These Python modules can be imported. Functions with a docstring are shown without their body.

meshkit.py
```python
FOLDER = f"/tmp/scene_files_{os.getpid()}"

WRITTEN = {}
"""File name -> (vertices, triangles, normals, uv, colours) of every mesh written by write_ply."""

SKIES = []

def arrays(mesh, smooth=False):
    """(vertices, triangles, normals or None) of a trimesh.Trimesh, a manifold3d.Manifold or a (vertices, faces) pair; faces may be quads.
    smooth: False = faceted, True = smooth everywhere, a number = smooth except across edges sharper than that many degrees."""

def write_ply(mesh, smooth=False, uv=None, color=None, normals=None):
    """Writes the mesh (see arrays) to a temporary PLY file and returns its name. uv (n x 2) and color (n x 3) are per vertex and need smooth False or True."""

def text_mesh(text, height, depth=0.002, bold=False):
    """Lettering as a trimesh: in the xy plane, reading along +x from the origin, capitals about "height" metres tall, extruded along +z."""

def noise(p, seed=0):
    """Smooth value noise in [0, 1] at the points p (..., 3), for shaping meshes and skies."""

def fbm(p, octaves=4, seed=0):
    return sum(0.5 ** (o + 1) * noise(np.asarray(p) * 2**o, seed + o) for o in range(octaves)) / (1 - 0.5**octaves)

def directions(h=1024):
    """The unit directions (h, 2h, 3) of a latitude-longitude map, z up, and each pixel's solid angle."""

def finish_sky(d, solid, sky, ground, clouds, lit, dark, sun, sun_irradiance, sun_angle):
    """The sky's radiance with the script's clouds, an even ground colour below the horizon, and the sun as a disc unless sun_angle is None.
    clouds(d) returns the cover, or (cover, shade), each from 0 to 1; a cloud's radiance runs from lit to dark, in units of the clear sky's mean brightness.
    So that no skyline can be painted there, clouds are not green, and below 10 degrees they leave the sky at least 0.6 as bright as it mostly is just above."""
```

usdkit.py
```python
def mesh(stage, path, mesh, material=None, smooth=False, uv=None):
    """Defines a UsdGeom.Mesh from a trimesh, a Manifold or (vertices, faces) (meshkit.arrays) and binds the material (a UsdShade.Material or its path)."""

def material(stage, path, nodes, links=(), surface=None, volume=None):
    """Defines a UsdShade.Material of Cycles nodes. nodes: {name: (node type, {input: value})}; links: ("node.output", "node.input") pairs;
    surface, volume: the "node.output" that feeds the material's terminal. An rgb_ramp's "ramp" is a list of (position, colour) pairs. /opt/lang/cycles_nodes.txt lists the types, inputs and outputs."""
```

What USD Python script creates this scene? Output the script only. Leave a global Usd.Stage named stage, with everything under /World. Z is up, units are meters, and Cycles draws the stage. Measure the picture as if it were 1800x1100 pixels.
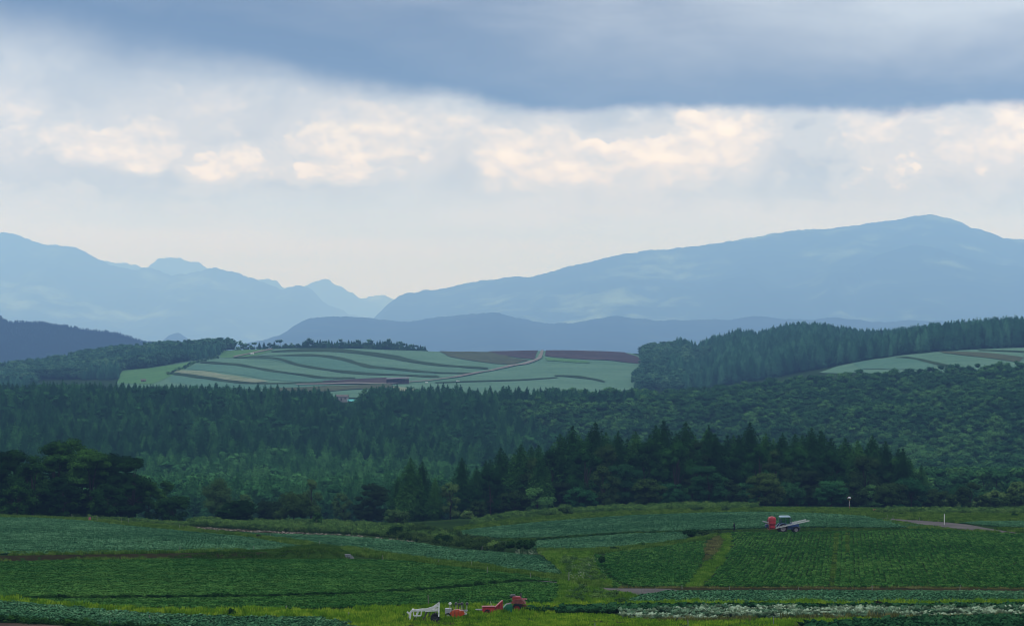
import math
import numpy as np
import trimesh
import shapely
from shapely.geometry import Polygon, LineString
from scipy.interpolate import PchipInterpolator
from scipy.ndimage import gaussian_filter, map_coordinates
import usdkit
import meshkit
from pxr import Usd, UsdGeom, UsdLux, UsdShade, Gf, Sdf, Vt

stage = Usd.Stage.CreateInMemory()
UsdGeom.SetStageUpAxis(stage, UsdGeom.Tokens.z)
UsdGeom.SetStageMetersPerUnit(stage, 1.0)
world = UsdGeom.Xform.Define(stage, "/World")
stage.SetDefaultPrim(world.GetPrim())
UsdGeom.Scope.Define(stage, "/World/Looks")

# ---------------------------------------------------------------- camera
CZ = 60.0                     # eye height
F = 4060.0                    # focal length in pixels of an 1800 px wide picture
HOR = 640.0                   # row of the level line of sight in that picture
cam = UsdGeom.Camera.Define(stage, "/World/camera")
cam.CreateHorizontalApertureAttr(36.0)
cam.CreateVerticalApertureAttr(22.0)
cam.CreateFocalLengthAttr(36.0 * F / 1800.0)
cam.CreateVerticalApertureOffsetAttr((HOR - 550.0) / 1800.0 * 36.0)
cam.CreateClippingRangeAttr(Gf.Vec2f(1.0, 60000.0))
cam.AddTranslateOp().Set(Gf.Vec3d(0, 0, CZ))
cam.AddRotateXOp().Set(90.0)
cam.CreateExposureAttr(0.0)

# ---------------------------------------------------------------- sun
SUN_EL, SUN_AZ = math.radians(42.0), math.radians(-38.0)
SUN = np.array([math.cos(SUN_EL) * math.sin(SUN_AZ), math.cos(SUN_EL) * math.cos(SUN_AZ), math.sin(SUN_EL)])
sun = UsdLux.DistantLight.Define(stage, "/World/sun")
sun.CreateIntensityAttr(0.4)
sun.CreateAngleAttr(16.0)
sun.CreateColorAttr(Gf.Vec3f(1.0, 0.95, 0.88))
sun.GetPrim().CreateAttribute("inputs:normalize", Sdf.ValueTypeNames.Bool).Set(True)
sun.AddRotateZOp().Set(-math.degrees(SUN_AZ))
sun.AddRotateXOp().Set(math.degrees(SUN_EL) - 90.0)


class Nodes:
    """Builds a Cycles node graph from python calls."""

    def __init__(self):
        self.n, self.l, self.k = {}, [], 0

    def node(self, kind, out, **inputs):
        self.k += 1
        name = f"{kind}_{self.k}"
        given = {}
        for a, b in inputs.items():
            if isinstance(b, str) and "." in b and b.split(".")[0] in self.n:
                self.l.append((b, f"{name}.{a}"))
            else:
                given[a] = b
        self.n[name] = (kind, given)
        return f"{name}.{out}"

    def math(self, op, a, b=0.0, c=0.0, clamp=False):
        return self.node("math", "value", math_type=op, value1=a, value2=b, value3=c, use_clamp=clamp)

    def add(self, a, b): return self.math("add", a, b)
    def sub(self, a, b): return self.math("subtract", a, b)
    def mul(self, a, b): return self.math("multiply", a, b)
    def step(self, x, lo, hi): return self.node("map_range", "result", range_type="smoothstep", value=x, from_min=lo, from_max=hi, to_min=0.0, to_max=1.0, clamp=True)
    def lin(self, x, lo, hi, a, b): return self.node("map_range", "result", range_type="linear", value=x, from_min=lo, from_max=hi, to_min=a, to_max=b, clamp=True)
    def xyz(self, x, y, z): return self.node("combine_xyz", "vector", x=x, y=y, z=z)
    def noise(self, v, scale=1.0, detail=5.0, rough=0.5, dist=0.0): return self.node("noise_texture", "fac", vector=v, scale=scale, detail=detail, roughness=rough, distortion=dist)
    def mix(self, f, a, b, kind="mix"): return self.node("mix_color", "result", blend_type=kind, fac=f, a=a, b=b, use_clamp=True)
    def ramp(self, f, stops): return self.node("rgb_ramp", "color", fac=f, ramp=stops)

    def make(self, path, surface=None, volume=None):
        return usdkit.material(stage, path, self.n, self.l, surface, volume)


# ---------------------------------------------------------------- sky: clear sky with a cloud sheet, a cumulus band and pale low air
g = Nodes()
tc = g.node("texture_coordinate", "generated")
g.node("separate_xyz", "x", vector=tc)
sep = f"separate_xyz_{g.k}"
dx, dy, dz = sep + ".x", sep + ".y", sep + ".z"
K = 4060.0                                                    # angles below are in 1/4060 of a radian
az = g.mul(g.math("arctan2", dx, dy), K)
el = g.mul(g.math("arcsine", dz), K)
clear = g.node("sky_texture", "color", sky_type="single_scattering", sun_disc=False, sun_elevation=SUN_EL, sun_rotation=SUN_AZ, altitude=900.0, air_density=1.0, aerosol_density=1.5)
SH0, SH1, SH2, SH3 = (0.045, 0.05, 0.065), (0.115, 0.125, 0.145), (0.30, 0.33, 0.38), (0.55, 0.62, 0.72)
ZE0, ZE1 = (1.02, 1.16, 1.42), (1.30, 1.42, 1.64)
CU0, CU1, CU2, CU3, CU4 = (0.47, 0.51, 0.56), (0.62, 0.66, 0.71), (0.75, 0.76, 0.78), (0.93, 0.89, 0.84), (1.24, 1.15, 0.98)
LO0, LO1, LO2 = (0.69, 0.81, 1.0), (0.59, 0.68, 0.82), (0.78, 0.83, 0.94)
SKYM = 10.0                                                   # with the strength below: 1 = display white
def lum(c, k=1.0): return tuple(x * SKYM * k for x in c)
# warped coordinates
w1 = g.noise(g.xyz(g.mul(az, 0.011), g.mul(el, 0.014), 3.1), 1.0, 5.0, 0.55)
w2 = g.noise(g.xyz(g.mul(az, 0.011), g.mul(el, 0.014), 19.7), 1.0, 5.0, 0.55)
azw = g.add(az, g.mul(g.sub(w1, 0.5), 110.0))
elw = g.add(el, g.mul(g.sub(w2, 0.5), 75.0))
big = g.noise(g.xyz(g.mul(az, 0.0011), g.mul(el, 0.0011), 8.3), 1.0, 4.0, 0.5)
# edge of the dark sheet
warp = g.noise(g.xyz(g.mul(az, 0.0042), g.mul(el, 0.006), 3.1), 1.0, 7.0, 0.6)
edge0 = g.add(g.lin(az, -900.0, -20.0, 572.0, 458.0), g.mul(g.step(az, -60.0, 420.0), -20.0))
edge = g.add(edge0, g.mul(g.sub(warp, 0.5), 85.0))
soft = g.add(g.mul(g.step(az, 100.0, -900.0), 36.0), 9.0)
sheet = g.node("map_range", "result", range_type="smoothstep", value=g.sub(el, edge), from_min=g.mul(soft, -1.6), from_max=g.mul(soft, 1.4), to_min=0.0, to_max=1.0, clamp=True)
# the sheet: dark at its rim, brighter to the zenith
streak = g.noise(g.xyz(g.mul(az, 0.0026), g.mul(el, 0.0085), 1.7), 1.0, 7.0, 0.56, 0.3)
rise = g.lin(g.add(g.sub(el, edge0), g.mul(g.sub(streak, 0.5), 430.0)), -10.0, 430.0, 0.0, 1.0)
right = g.step(az, -300.0, 900.0)
rise = g.add(rise, g.add(g.mul(right, g.lin(el, 430.0, 640.0, 0.10, 0.66)), g.lin(az, -700.0, 100.0, -0.22, 0.0)))
low_sheet = g.ramp(rise, [(0.0, lum(SH0)), (0.28, lum(SH1)), (0.6, lum(SH2)), (1.0, lum(SH3))])
zen = g.step(el, 700.0, 4200.0)
high_sheet = g.mix(g.lin(big, 0.3, 0.7, 0.0, 1.0), lum(ZE0), lum(ZE1))
sheet_col = g.mix(zen, low_sheet, high_sheet)
# the cumulus band: banks of cloud, each a centre (azimuth, elevation), two radii and a brightness
BANKS = [(-665, 372, 85, 26, 1.0), (-490, 352, 70, 24, 0.95), (-560, 435, 130, 45, 0.5), (-350, 415, 55, 60, 0.55), (-250, 388, 120, 42, 0.95), (-300, 340, 90, 16, 0.8),
         (-120, 425, 60, 20, 0.55), (-5, 372, 50, 34, 0.95), (60, 372, 90, 46, 0.6), (130, 352, 130, 44, 0.75), (250, 366, 120, 36, 0.95), (365, 388, 55, 46, 1.0),
         (670, 390, 55, 55, 0.6), (800, 372, 120, 46, 0.6), (890, 410, 60, 40, 0.8), (-850, 372, 100, 55, 0.3), (-880, 450, 90, 40, 0.35)]
bank = 0.0
for (a0, e0, ra, re, br) in BANKS:
    qa = g.math("power", g.mul(g.sub(azw, a0), 1.0 / (1.5 * ra)), 2.0)
    qe = g.math("power", g.mul(g.sub(elw, e0), 1.0 / (1.4 * re)), 2.0)
    gg = g.math("exponent", g.mul(g.add(qa, qe), -1.0))
    bank = g.math("maximum", bank, g.mul(gg, br))
wide = g.math("absolute", az)
more = g.noise(g.xyz(g.mul(azw, 0.006), g.mul(elw, 0.011), 41.0), 1.0, 3.0, 0.5)
ring = g.mul(g.step(wide, 880.0, 1300.0), g.mul(g.step(el, 280.0, 360.0), g.step(el, 520.0, 420.0)))
bank = g.math("maximum", bank, g.mul(ring, g.lin(more, 0.42, 0.66, 0.0, 1.0)))
cn = g.noise(g.xyz(g.mul(az, 0.013), g.mul(el, 0.019), 5.5), 1.0, 7.0, 0.52)
cn2 = g.noise(g.xyz(g.mul(g.add(az, 5.0), 0.013), g.mul(g.add(el, 13.0), 0.019), 5.5), 1.0, 7.0, 0.52)
relief = g.sub(cn, cn2)
lump = g.noise(g.xyz(g.mul(az, 0.0042), g.mul(el, 0.0080), 77.0), 1.0, 4.0, 0.5)
puff = g.node("voronoi_texture", "distance", feature="smooth_f1", vector=g.xyz(g.mul(azw, 0.017), g.mul(elw, 0.024), 9.5), scale=1.0, detail=2.0, roughness=0.5, lacunarity=2.3, smoothness=0.25, use_normalize=True)
billow = g.sub(0.40, puff)
# two depths of cloud: dull far masses, and bright tops in front of them
mass = g.step(g.add(g.add(g.mul(g.sub(cn, 0.5), 0.9), g.mul(g.sub(lump, 0.5), 1.6)), g.add(g.mul(bank, 0.35), g.mul(billow, 0.3))), 0.02, 0.17)
dull = g.mix(mass, lum(CU0), lum(CU1))
fv = g.add(g.add(g.mul(bank, 0.9), g.mul(g.sub(cn, 0.5), 1.15)), g.add(g.mul(billow, 0.9), g.mul(g.sub(lump, 0.5), 0.5)))
crisp = g.step(cn2, 0.35, 0.65)
front = g.node("map_range", "result", range_type="smoothstep", value=fv, from_min=g.sub(0.44, g.mul(crisp, 0.16)), from_max=0.62, to_min=0.0, to_max=1.0, clamp=True)
shade = g.lin(g.add(g.add(g.mul(relief, 1.9), g.mul(bank, 0.5)), g.add(g.mul(g.sub(lump, 0.5), 0.5), g.mul(billow, 0.5))), 0.05, 0.75, 0.0, 1.0)
tops = g.ramp(shade, [(0.0, lum(CU2)), (0.5, lum(CU3)), (1.0, lum(CU4))])
glow = g.mix(g.mul(g.step(bank, 0.05, 0.45), 0.85), dull, lum(CU2))
cum = g.mix(front, glow, tops)
lown = g.noise(g.xyz(g.mul(az, 0.0018), g.mul(el, 0.016), 2.2), 1.0, 6.0, 0.55)
paler = g.ramp(g.lin(el, -200.0, 420.0, 0.0, 1.0), [(0.0, lum(LO0)), (0.5, lum(LO0)), (1.0, lum(LO1))])
paler = g.mix(g.lin(lown, 0.38, 0.66, 0.0, 0.85), paler, lum(LO2))
cover = g.mul(g.step(g.add(el, g.mul(g.sub(lump, 0.5), 150.0)), 235.0, 345.0), 0.97)
air = g.mix(cover, paler, cum)
penumbra = g.mul(g.mul(g.step(g.sub(el, edge), -200.0, 0.0), g.step(az, 150.0, -750.0)), 0.75)
air = g.mix(penumbra, air, lum((0.44, 0.49, 0.55)))
clouds = g.mix(sheet, air, sheet_col)
skycol = g.mix(0.96, clear, clouds)
for nm in list(g.n):
    if g.n[nm][0] == "mix_color":
        g.n[nm][1]["use_clamp_result"] = False
bg = g.node("background_shader", "background", color=skycol, strength=0.1)
skymat = g.make("/World/Looks/sky", surface=bg)
sky = UsdLux.DomeLight.Define(stage, "/World/sky")
sky.CreateIntensityAttr(1.0)
UsdShade.MaterialBindingAPI.Apply(sky.GetPrim()).Bind(skymat)
sky.GetPrim().SetCustomDataByKey("label", "pale cumulus band under a dark blue-grey cloud sheet")
sky.GetPrim().SetCustomDataByKey("category", "sky")
sky.GetPrim().SetCustomDataByKey("kind", "structure")

# ---------------------------------------------------------------- names, labels, meshes
used = {}
def numbered(parent, name):
    k = used.get((parent, name), 0)
    used[(parent, name)] = k + 1
    return f"{parent}/{name}" if k == 0 else f"{parent}/{name}_{k:03d}"

def path_of(parent):
    return "/World" if parent is None else str(parent.GetPath())

def tag(prim, label=None, category=None, group=None, kind=None):
    for key, v in (("label", label), ("category", category), ("group", group), ("kind", kind)):
        if v:
            prim.SetCustomDataByKey(key, v)
    return prim

def put(name, mesh, mat, parent=None, smooth=False):
    return usdkit.mesh(stage, numbered(path_of(parent), name), mesh, mat, smooth).GetPrim()

def thing(name, label, category, loc=(0, 0, 0), rotz=0.0, group=None, scale=None, tilt=None):
    x = UsdGeom.Xform.Define(stage, numbered("/World", name))
    place(x, loc, rotz, scale, tilt)
    return tag(x.GetPrim(), label, category, group)

def place(x, loc, rotz=0.0, scale=None, tilt=None):
    x.AddTranslateOp().Set(Gf.Vec3d(*map(float, loc)))
    x.AddRotateZOp().Set(math.degrees(rotz))
    if tilt:
        x.AddRotateYOp().Set(math.degrees(tilt))
    if scale is not None:
        s = (scale,) * 3 if np.ndim(scale) == 0 else scale
        x.AddScaleOp().Set(Gf.Vec3f(*map(float, s)))

def copy_of(proto_path, name, label, category, loc, rotz=0.0, group=None, scale=None):
    x = UsdGeom.Xform.Define(stage, numbered("/World", name))
    x.GetPrim().GetReferences().AddInternalReference(proto_path)
    x.GetPrim().SetInstanceable(True)
    place(x, loc, rotz, scale)
    return tag(x.GetPrim(), label, category, group)

def scatter(name, protos, pos, rot, scl, idx, label=None, category=None, kind="stuff", parent=None):
    """protos: [(mesh, material)]; one PointInstancer; rot: angle about z, or quaternions (n, 4: w x y z)."""
    p = numbered(path_of(parent), name)
    pi = UsdGeom.PointInstancer.Define(stage, p)
    rel = pi.CreatePrototypesRel()
    for k, (m, mat) in enumerate(protos):
        q = f"{p}/kind_{k:03d}" if k else f"{p}/kind"
        usdkit.mesh(stage, q, m, mat)
        rel.AddTarget(q)
    pos = np.asarray(pos, np.float32)
    n = len(pos)
    rot = np.asarray(rot, float)
    if rot.ndim == 1:
        q4 = np.stack([np.cos(rot / 2), 0 * rot, 0 * rot, np.sin(rot / 2)], 1)
    else:
        q4 = rot
    scl = np.asarray(scl, np.float32)
    if scl.ndim == 1:
        scl = np.repeat(scl[:, None], 3, 1)
    pi.CreatePositionsAttr(Vt.Vec3fArray.FromNumpy(pos))
    pi.CreateOrientationsAttr(Vt.QuathArray([Gf.Quath(float(a), float(b), float(c), float(d)) for a, b, c, d in q4]))
    pi.CreateScalesAttr(Vt.Vec3fArray.FromNumpy(scl))
    pi.CreateProtoIndicesAttr(Vt.IntArray.FromNumpy(np.asarray(idx, np.int32)))
    return tag(pi.GetPrim(), label, category, None, kind)

# ---------------------------------------------------------------- the lie of the land
PXK = np.array([0, 200, 400, 600, 800, 1000, 1200, 1400, 1600, 1800.0])
LAND = {  # distance: row of the ground in the 1800 px picture at PXK
    150: [1182] * 10,
    190: [1102] * 10,
    215: [1063] * 10,
    250: [1028, 1028, 1028, 1030, 1030, 1035, 1036, 1035, 1035, 1035],
    300: [985, 985, 985, 988, 990, 998, 1000, 995, 990, 990],
    350: [952, 956, 960, 965, 970, 972, 965, 955, 950, 950],
    420: [920, 927, 935, 945, 948, 940, 925, 918, 915, 918],
    480: [908, 915, 924, 932, 925, 912, 899, 898, 900, 905],
    540: [904, 911, 920, 924, 912, 900, 889, 889, 892, 898],
    600: [908, 914, 922, 922, 912, 899, 892, 892, 896, 902],
    700: [920, 922, 925, 922, 915, 908, 906, 906, 908, 912],
    850: [905, 905, 905, 905, 905, 905, 905, 905, 900, 900],
    1000: [865, 865, 868, 870, 875, 878, 880, 880, 875, 870],
    1150: [815, 815, 820, 830, 840, 850, 850, 840, 830, 815],
    1300: [762, 760, 768, 778, 788, 800, 800, 780, 760, 745],
    1450: [726, 723, 727, 737, 737, 740, 738, 735, 728, 705],
    1600: [722, 719, 722, 730, 729, 724, 724, 700, 692, 674],
    1750: [715, 708, 702, 707, 707, 704, 704, 690, 660, 655],
    1900: [712, 700, 690, 692, 692, 692, 696, 676, 637, 628],
    2000: [705, 692, 680, 683, 683, 683, 688, 664, 622, 611],
    2200: [690, 672, 655, 660, 662, 662, 664, 643, 616, 604],
    2450: [672, 648, 630, 632, 635, 637, 640, 613, 613, 601],
    2700: [660, 630, 615, 612, 619, 615, 625, 601, 612, 600],
    2850: [660, 626, 619, 614, 623, 618, 628, 606, 616, 605],
    3200: [690] * 10,
    4500: [710] * 10,
    7000: [700] * 10,
    42000: [652] * 10,
}
T_PX = np.arange(-1500.0, 3301.0, 10.0)
LD = np.log(np.array(list(LAND), float))
T_LD = np.linspace(LD[0], LD[-1], 1600)
T_D = np.exp(T_LD)
_cols = PchipInterpolator(LD, np.array(list(LAND.values()), float))(T_LD)          # (1600, 10)
T_PY = PchipInterpolator(PXK, _cols.T, extrapolate=False)(np.clip(T_PX, 0, 1800))   # (n_px, 1600)
T_PY = gaussian_filter(T_PY, (5, 0), mode="nearest")
T_PY = gaussian_filter(T_PY, (0, 5), mode="nearest")
# the terrace step along the foot of the upper left field, and the mound at its end
foot_px = np.array([-300, 0, 130, 260, 420, 520, 600, 640])
foot_py = np.array([992, 989, 985, 983, 983, 983, 982, 982])
step_px = np.array([-300, 0, 260, 400, 480, 560, 600, 640.0])
step_h = np.array([10.0, 10, 9.0, 11, 14, 19, 8, 0])
for i, p in enumerate(T_PX):
    if p > 640:
        continue
    fp, sh = np.interp(p, foot_px, foot_py), np.interp(p, step_px, step_h)
    j = np.argmax(T_PY[i] <= fp)
    d = T_D - T_D[j]
    grow = np.clip(d / 2.0, 0, 1)
    T_PY[i] -= sh * grow * grow * (3 - 2 * grow) * np.exp(-np.maximum(d, 0) / (28.0 if p > 420 else 45.0))

def py_at(px, D):
    a = (np.asarray(px, float) - T_PX[0]) / 10.0
    b = (np.log(np.maximum(D, 1e-3)) - T_LD[0]) / (T_LD[1] - T_LD[0])
    a, b = np.broadcast_arrays(a, b)
    return map_coordinates(T_PY, [a.ravel(), b.ravel()], order=1, mode="nearest").reshape(a.shape)

def height(x, y):
    x, y = np.broadcast_arrays(np.asarray(x, float), np.asarray(y, float))
    D = np.maximum(y, 150.0)
    px = 900 + F * x / D
    z = CZ - (py_at(px, D) - HOR) / F * D
    near = np.clip(y / 150.0, 0, 1)
    top = CZ - 1.7
    z = np.where(y < 150.0, top + (z - top) * (near * near * (3 - 2 * near)), z)
    rough = np.clip((y - 560) / 200.0, 0, 1) * np.clip((6000 - y) / 2000.0, 0, 1)
    return z + rough * 1.2 * (meshkit.noise(np.stack([x / 37, y / 37, 0 * x], -1), 4) - 0.5)

def ground_at(px, py):
    """The nearest point of the land seen at a pixel of the 1800 px picture (x, y, z arrays)."""
    px, py = np.broadcast_arrays(np.asarray(px, float), np.asarray(py, float))
    out = np.zeros(px.shape + (3,))
    for k in np.ndindex(px.shape):
        i = np.clip((px[k] - T_PX[0]) / 10.0, 0, len(T_PX) - 1.001)
        i0, t = int(i), i - int(i)
        col = T_PY[i0] * (1 - t) + T_PY[i0 + 1] * t
        hit = (col <= py[k]) & (T_D < 3000.0)
        j = int(np.argmax(hit))
        if not hit[j]:
            D = T_D[int(np.argmin(np.where(T_D < 3000.0, col, 9e9)))]
        elif j == 0:
            D = T_D[0]
        else:
            a = (col[j - 1] - py[k]) / max(col[j - 1] - col[j], 1e-9)
            D = T_D[j - 1] + (T_D[j] - T_D[j - 1]) * a
        out[k] = ((px[k] - 900) / F * D, D, 0)
    out[..., 2] = height(out[..., 0], out[..., 1])
    return out

def at_dist(px, D):
    x = (np.asarray(px, float) - 900) / F * D
    return np.stack([x, np.broadcast_to(D, x.shape).astype(float), height(x, D)], -1)

def pixel(p):
    p = np.asarray(p, float)
    return 900 + F * p[..., 0] / p[..., 1], HOR - F * (p[..., 2] - CZ) / p[..., 1]

def grid_mesh(P):
    r, c = P.shape[:2]
    k = np.arange(r * c).reshape(r, c)
    f = np.stack([k[:-1, :-1], k[:-1, 1:], k[1:, 1:], k[1:, :-1]], -1).reshape(-1, 4)
    return P.reshape(-1, 3), f
# ---------------------------------------------------------------- materials
def leaf_mat(name, c0, c1, c2=None, big=0.02, fine=0.9, trans=0.22, rand=0.5):
    g = Nodes()
    pos = g.node("geometry", "position")
    rnd = g.node("object_info", "random")
    n1 = g.noise(pos, big, 3.0, 0.5)
    n2 = g.noise(pos, fine, 2.0, 0.5)
    t = g.add(g.add(g.mul(g.sub(n1, 0.5), 1.2), g.mul(g.sub(n2, 0.5), 1.0)), g.mul(g.sub(rnd, 0.5), rand * 2))
    col = g.ramp(g.add(t, 0.5), [(0.1, c0), (0.6, c1), (0.95, c2 or c1)])
    d = g.node("diffuse_bsdf", "BSDF", color=col)
    tr = g.node("translucent_bsdf", "BSDF", color=col)
    s = g.node("mix_closure", "closure", fac=trans, closure1=d, closure2=tr)
    return g.make(f"/World/Looks/{name}", surface=s)

def plain(name, c, rough=0.6, var=0.25, scale=1.5, metal=0.0, spec=0.4, c2=None):
    g = Nodes()
    pos = g.node("texture_coordinate", "object")
    n = g.noise(pos, scale, 4.0, 0.6)
    dark = tuple(x * (1 - var) for x in c)
    light = c2 or tuple(min(1.0, x * (1 + var)) for x in c)
    col = g.ramp(n, [(0.3, dark), (0.5, c), (0.7, light)])
    s = g.node("principled_bsdf", "BSDF", base_color=col, roughness=rough, metallic=metal, specular_ior_level=spec)
    return g.make(f"/World/Looks/{name}", surface=s)

def earth(name, a, b, c=None, s1=0.05, s2=0.6, rough=0.9, bump=0.0):
    g = Nodes()
    pos = g.node("geometry", "position")
    n1, n2 = g.noise(pos, s1, 5.0, 0.55), g.noise(pos, s2, 4.0, 0.6)
    t = g.add(g.mul(n1, 0.6), g.mul(n2, 0.4))
    col = g.ramp(t, [(0.36, a), (0.52, b), (0.66, c or b)])
    kw = {}
    if bump:
        kw["normal"] = g.node("bump", "normal", height=n2, strength=0.6, distance=bump)
    s = g.node("diffuse_bsdf", "BSDF", color=col, roughness=0.5, **kw)
    return g.make(f"/World/Looks/{name}", surface=s)

M_LAND = earth("meadow_ground", (0.010, 0.024, 0.009), (0.016, 0.036, 0.010), (0.026, 0.046, 0.012))
M_SOIL = earth("field_soil", (0.020, 0.034, 0.020), (0.026, 0.044, 0.026), (0.036, 0.050, 0.026), 0.03, 0.8)
M_ROAD = earth("grey_track", (0.065, 0.060, 0.058), (0.090, 0.084, 0.080), (0.12, 0.11, 0.10), 0.1, 1.2)
M_DIRT = earth("brown_track", (0.050, 0.036, 0.028), (0.075, 0.052, 0.040), (0.11, 0.080, 0.06), 0.15, 1.4)
M_BANK = earth("earth_bank", (0.014, 0.017, 0.008), (0.028, 0.024, 0.012), (0.024, 0.036, 0.010), 0.2, 1.3, bump=0.1)
M_MOUNT = earth("mountain_forest", (0.010, 0.022, 0.012), (0.016, 0.034, 0.015), (0.14, 0.20, 0.085), 0.0008, 0.0035)
M_HILLS = earth("hill_forest", (0.004, 0.011, 0.007), (0.008, 0.018, 0.010), (0.030, 0.046, 0.024), 0.004, 0.03)
M_MEADOW = earth("pale_meadow", (0.10, 0.12, 0.06), (0.14, 0.15, 0.08), (0.18, 0.17, 0.11), 0.01, 0.05)

# ---------------------------------------------------------------- haze
HAZE = 0.76e-4
g = Nodes()
v = g.node("principled_volume", "volume", color=(0.262, 0.51, 1.0), density=HAZE, anisotropy=0.0, absorption_color=(1.0, 1.0, 1.0))
M_HAZE = g.make("/World/Looks/haze", volume=v)
b = trimesh.creation.box(bounds=[[-18000, -900, -62], [18000, 41000, 1800]])
tag(put("haze", b, M_HAZE), "blue summer haze over the valley", "haze", kind="stuff")

# ---------------------------------------------------------------- the ground sheet
rows = np.unique(np.concatenate([np.linspace(-800, 150, 40), np.arange(150, 560, 1.5), np.arange(560, 1000, 5), np.arange(1000, 3200, 12), np.geomspace(3200, 40500, 60)]))
s = np.linspace(-1, 1, 421)
s = 0.75 * s + 0.25 * s ** 3
W = 150 + 0.36 * np.abs(rows)
P = np.zeros((len(rows), len(s), 3))
P[..., 0] = W[:, None] * s[None]
P[..., 1] = rows[:, None]
P[..., 2] = height(P[..., 0], P[..., 1])
tag(put("ground", grid_mesh(P), M_LAND, smooth=True), "rolling green farmland falling into a wooded valley", "ground", kind="structure")

# ---------------------------------------------------------------- mountains and far hills
def mountain(name, D0, ridge, label, mat, front=2600.0, back=2200.0, jag=5.0, spur=0.16, seed=1, foot=-30.0, step=4.0, kind="structure", nfront=70):
    ridge = np.array(ridge, float)
    px = np.arange(ridge[0, 0], ridge[-1, 0] + 0.1, step)
    py = PchipInterpolator(ridge[:, 0], ridge[:, 1])(px)
    x = (px - 900) / F * D0
    top = (HOR - py) / F * D0 + CZ
    n = np.stack([x / 90.0, 0 * x, 0 * x + seed], -1)
    top = top + jag * (meshkit.fbm(n, 4, seed) - 0.5) * 2 + jag * 0.6 * (meshkit.noise(np.stack([x / 14.0, 0 * x, 0 * x + seed], -1), seed + 9) - 0.5)
    t = np.concatenate([-np.linspace(1, 0, nfront + 1)[:-1] ** 1.3, np.linspace(0, 1, 16)])
    y = D0 + np.where(t < 0, t * front, t * back)
    X, Y = np.broadcast_arrays(x[None, :], y[:, None])
    a = np.abs(t)[:, None]
    prof = np.where(t[:, None] < 0, (1 - a) ** 1.25, (1 - a) ** 1.1)
    rel = np.maximum(top - foot, 1.0)[None, :]
    spurs = 1 - 2 * np.abs(meshkit.fbm(np.stack([X / (front * 0.22) + 0.15 * Y / front, Y / (front * 0.9), 0 * X + seed], -1), 4, seed) - 0.5)
    spurs2 = meshkit.fbm(np.stack([X / (front * 0.07), Y / (front * 0.12), 0 * X + seed], -1), 4, seed + 5)
    Z = foot + rel * (prof + (a * (1 - a)) * (spur * 4 * (spurs - 0.75) + spur * 1.1 * (spurs2 - 0.5)))
    lim = foot + rel * np.where(t[:, None] < 0, 1 - 0.25 * a, 1 - 0.2 * a)
    Z = np.minimum(Z, lim)
    P = np.stack([X, Y, Z], -1)
    return tag(put(name, grid_mesh(P), mat, smooth=True), label, "mountain" if "mount" in name else "hill", kind=kind), P

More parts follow.
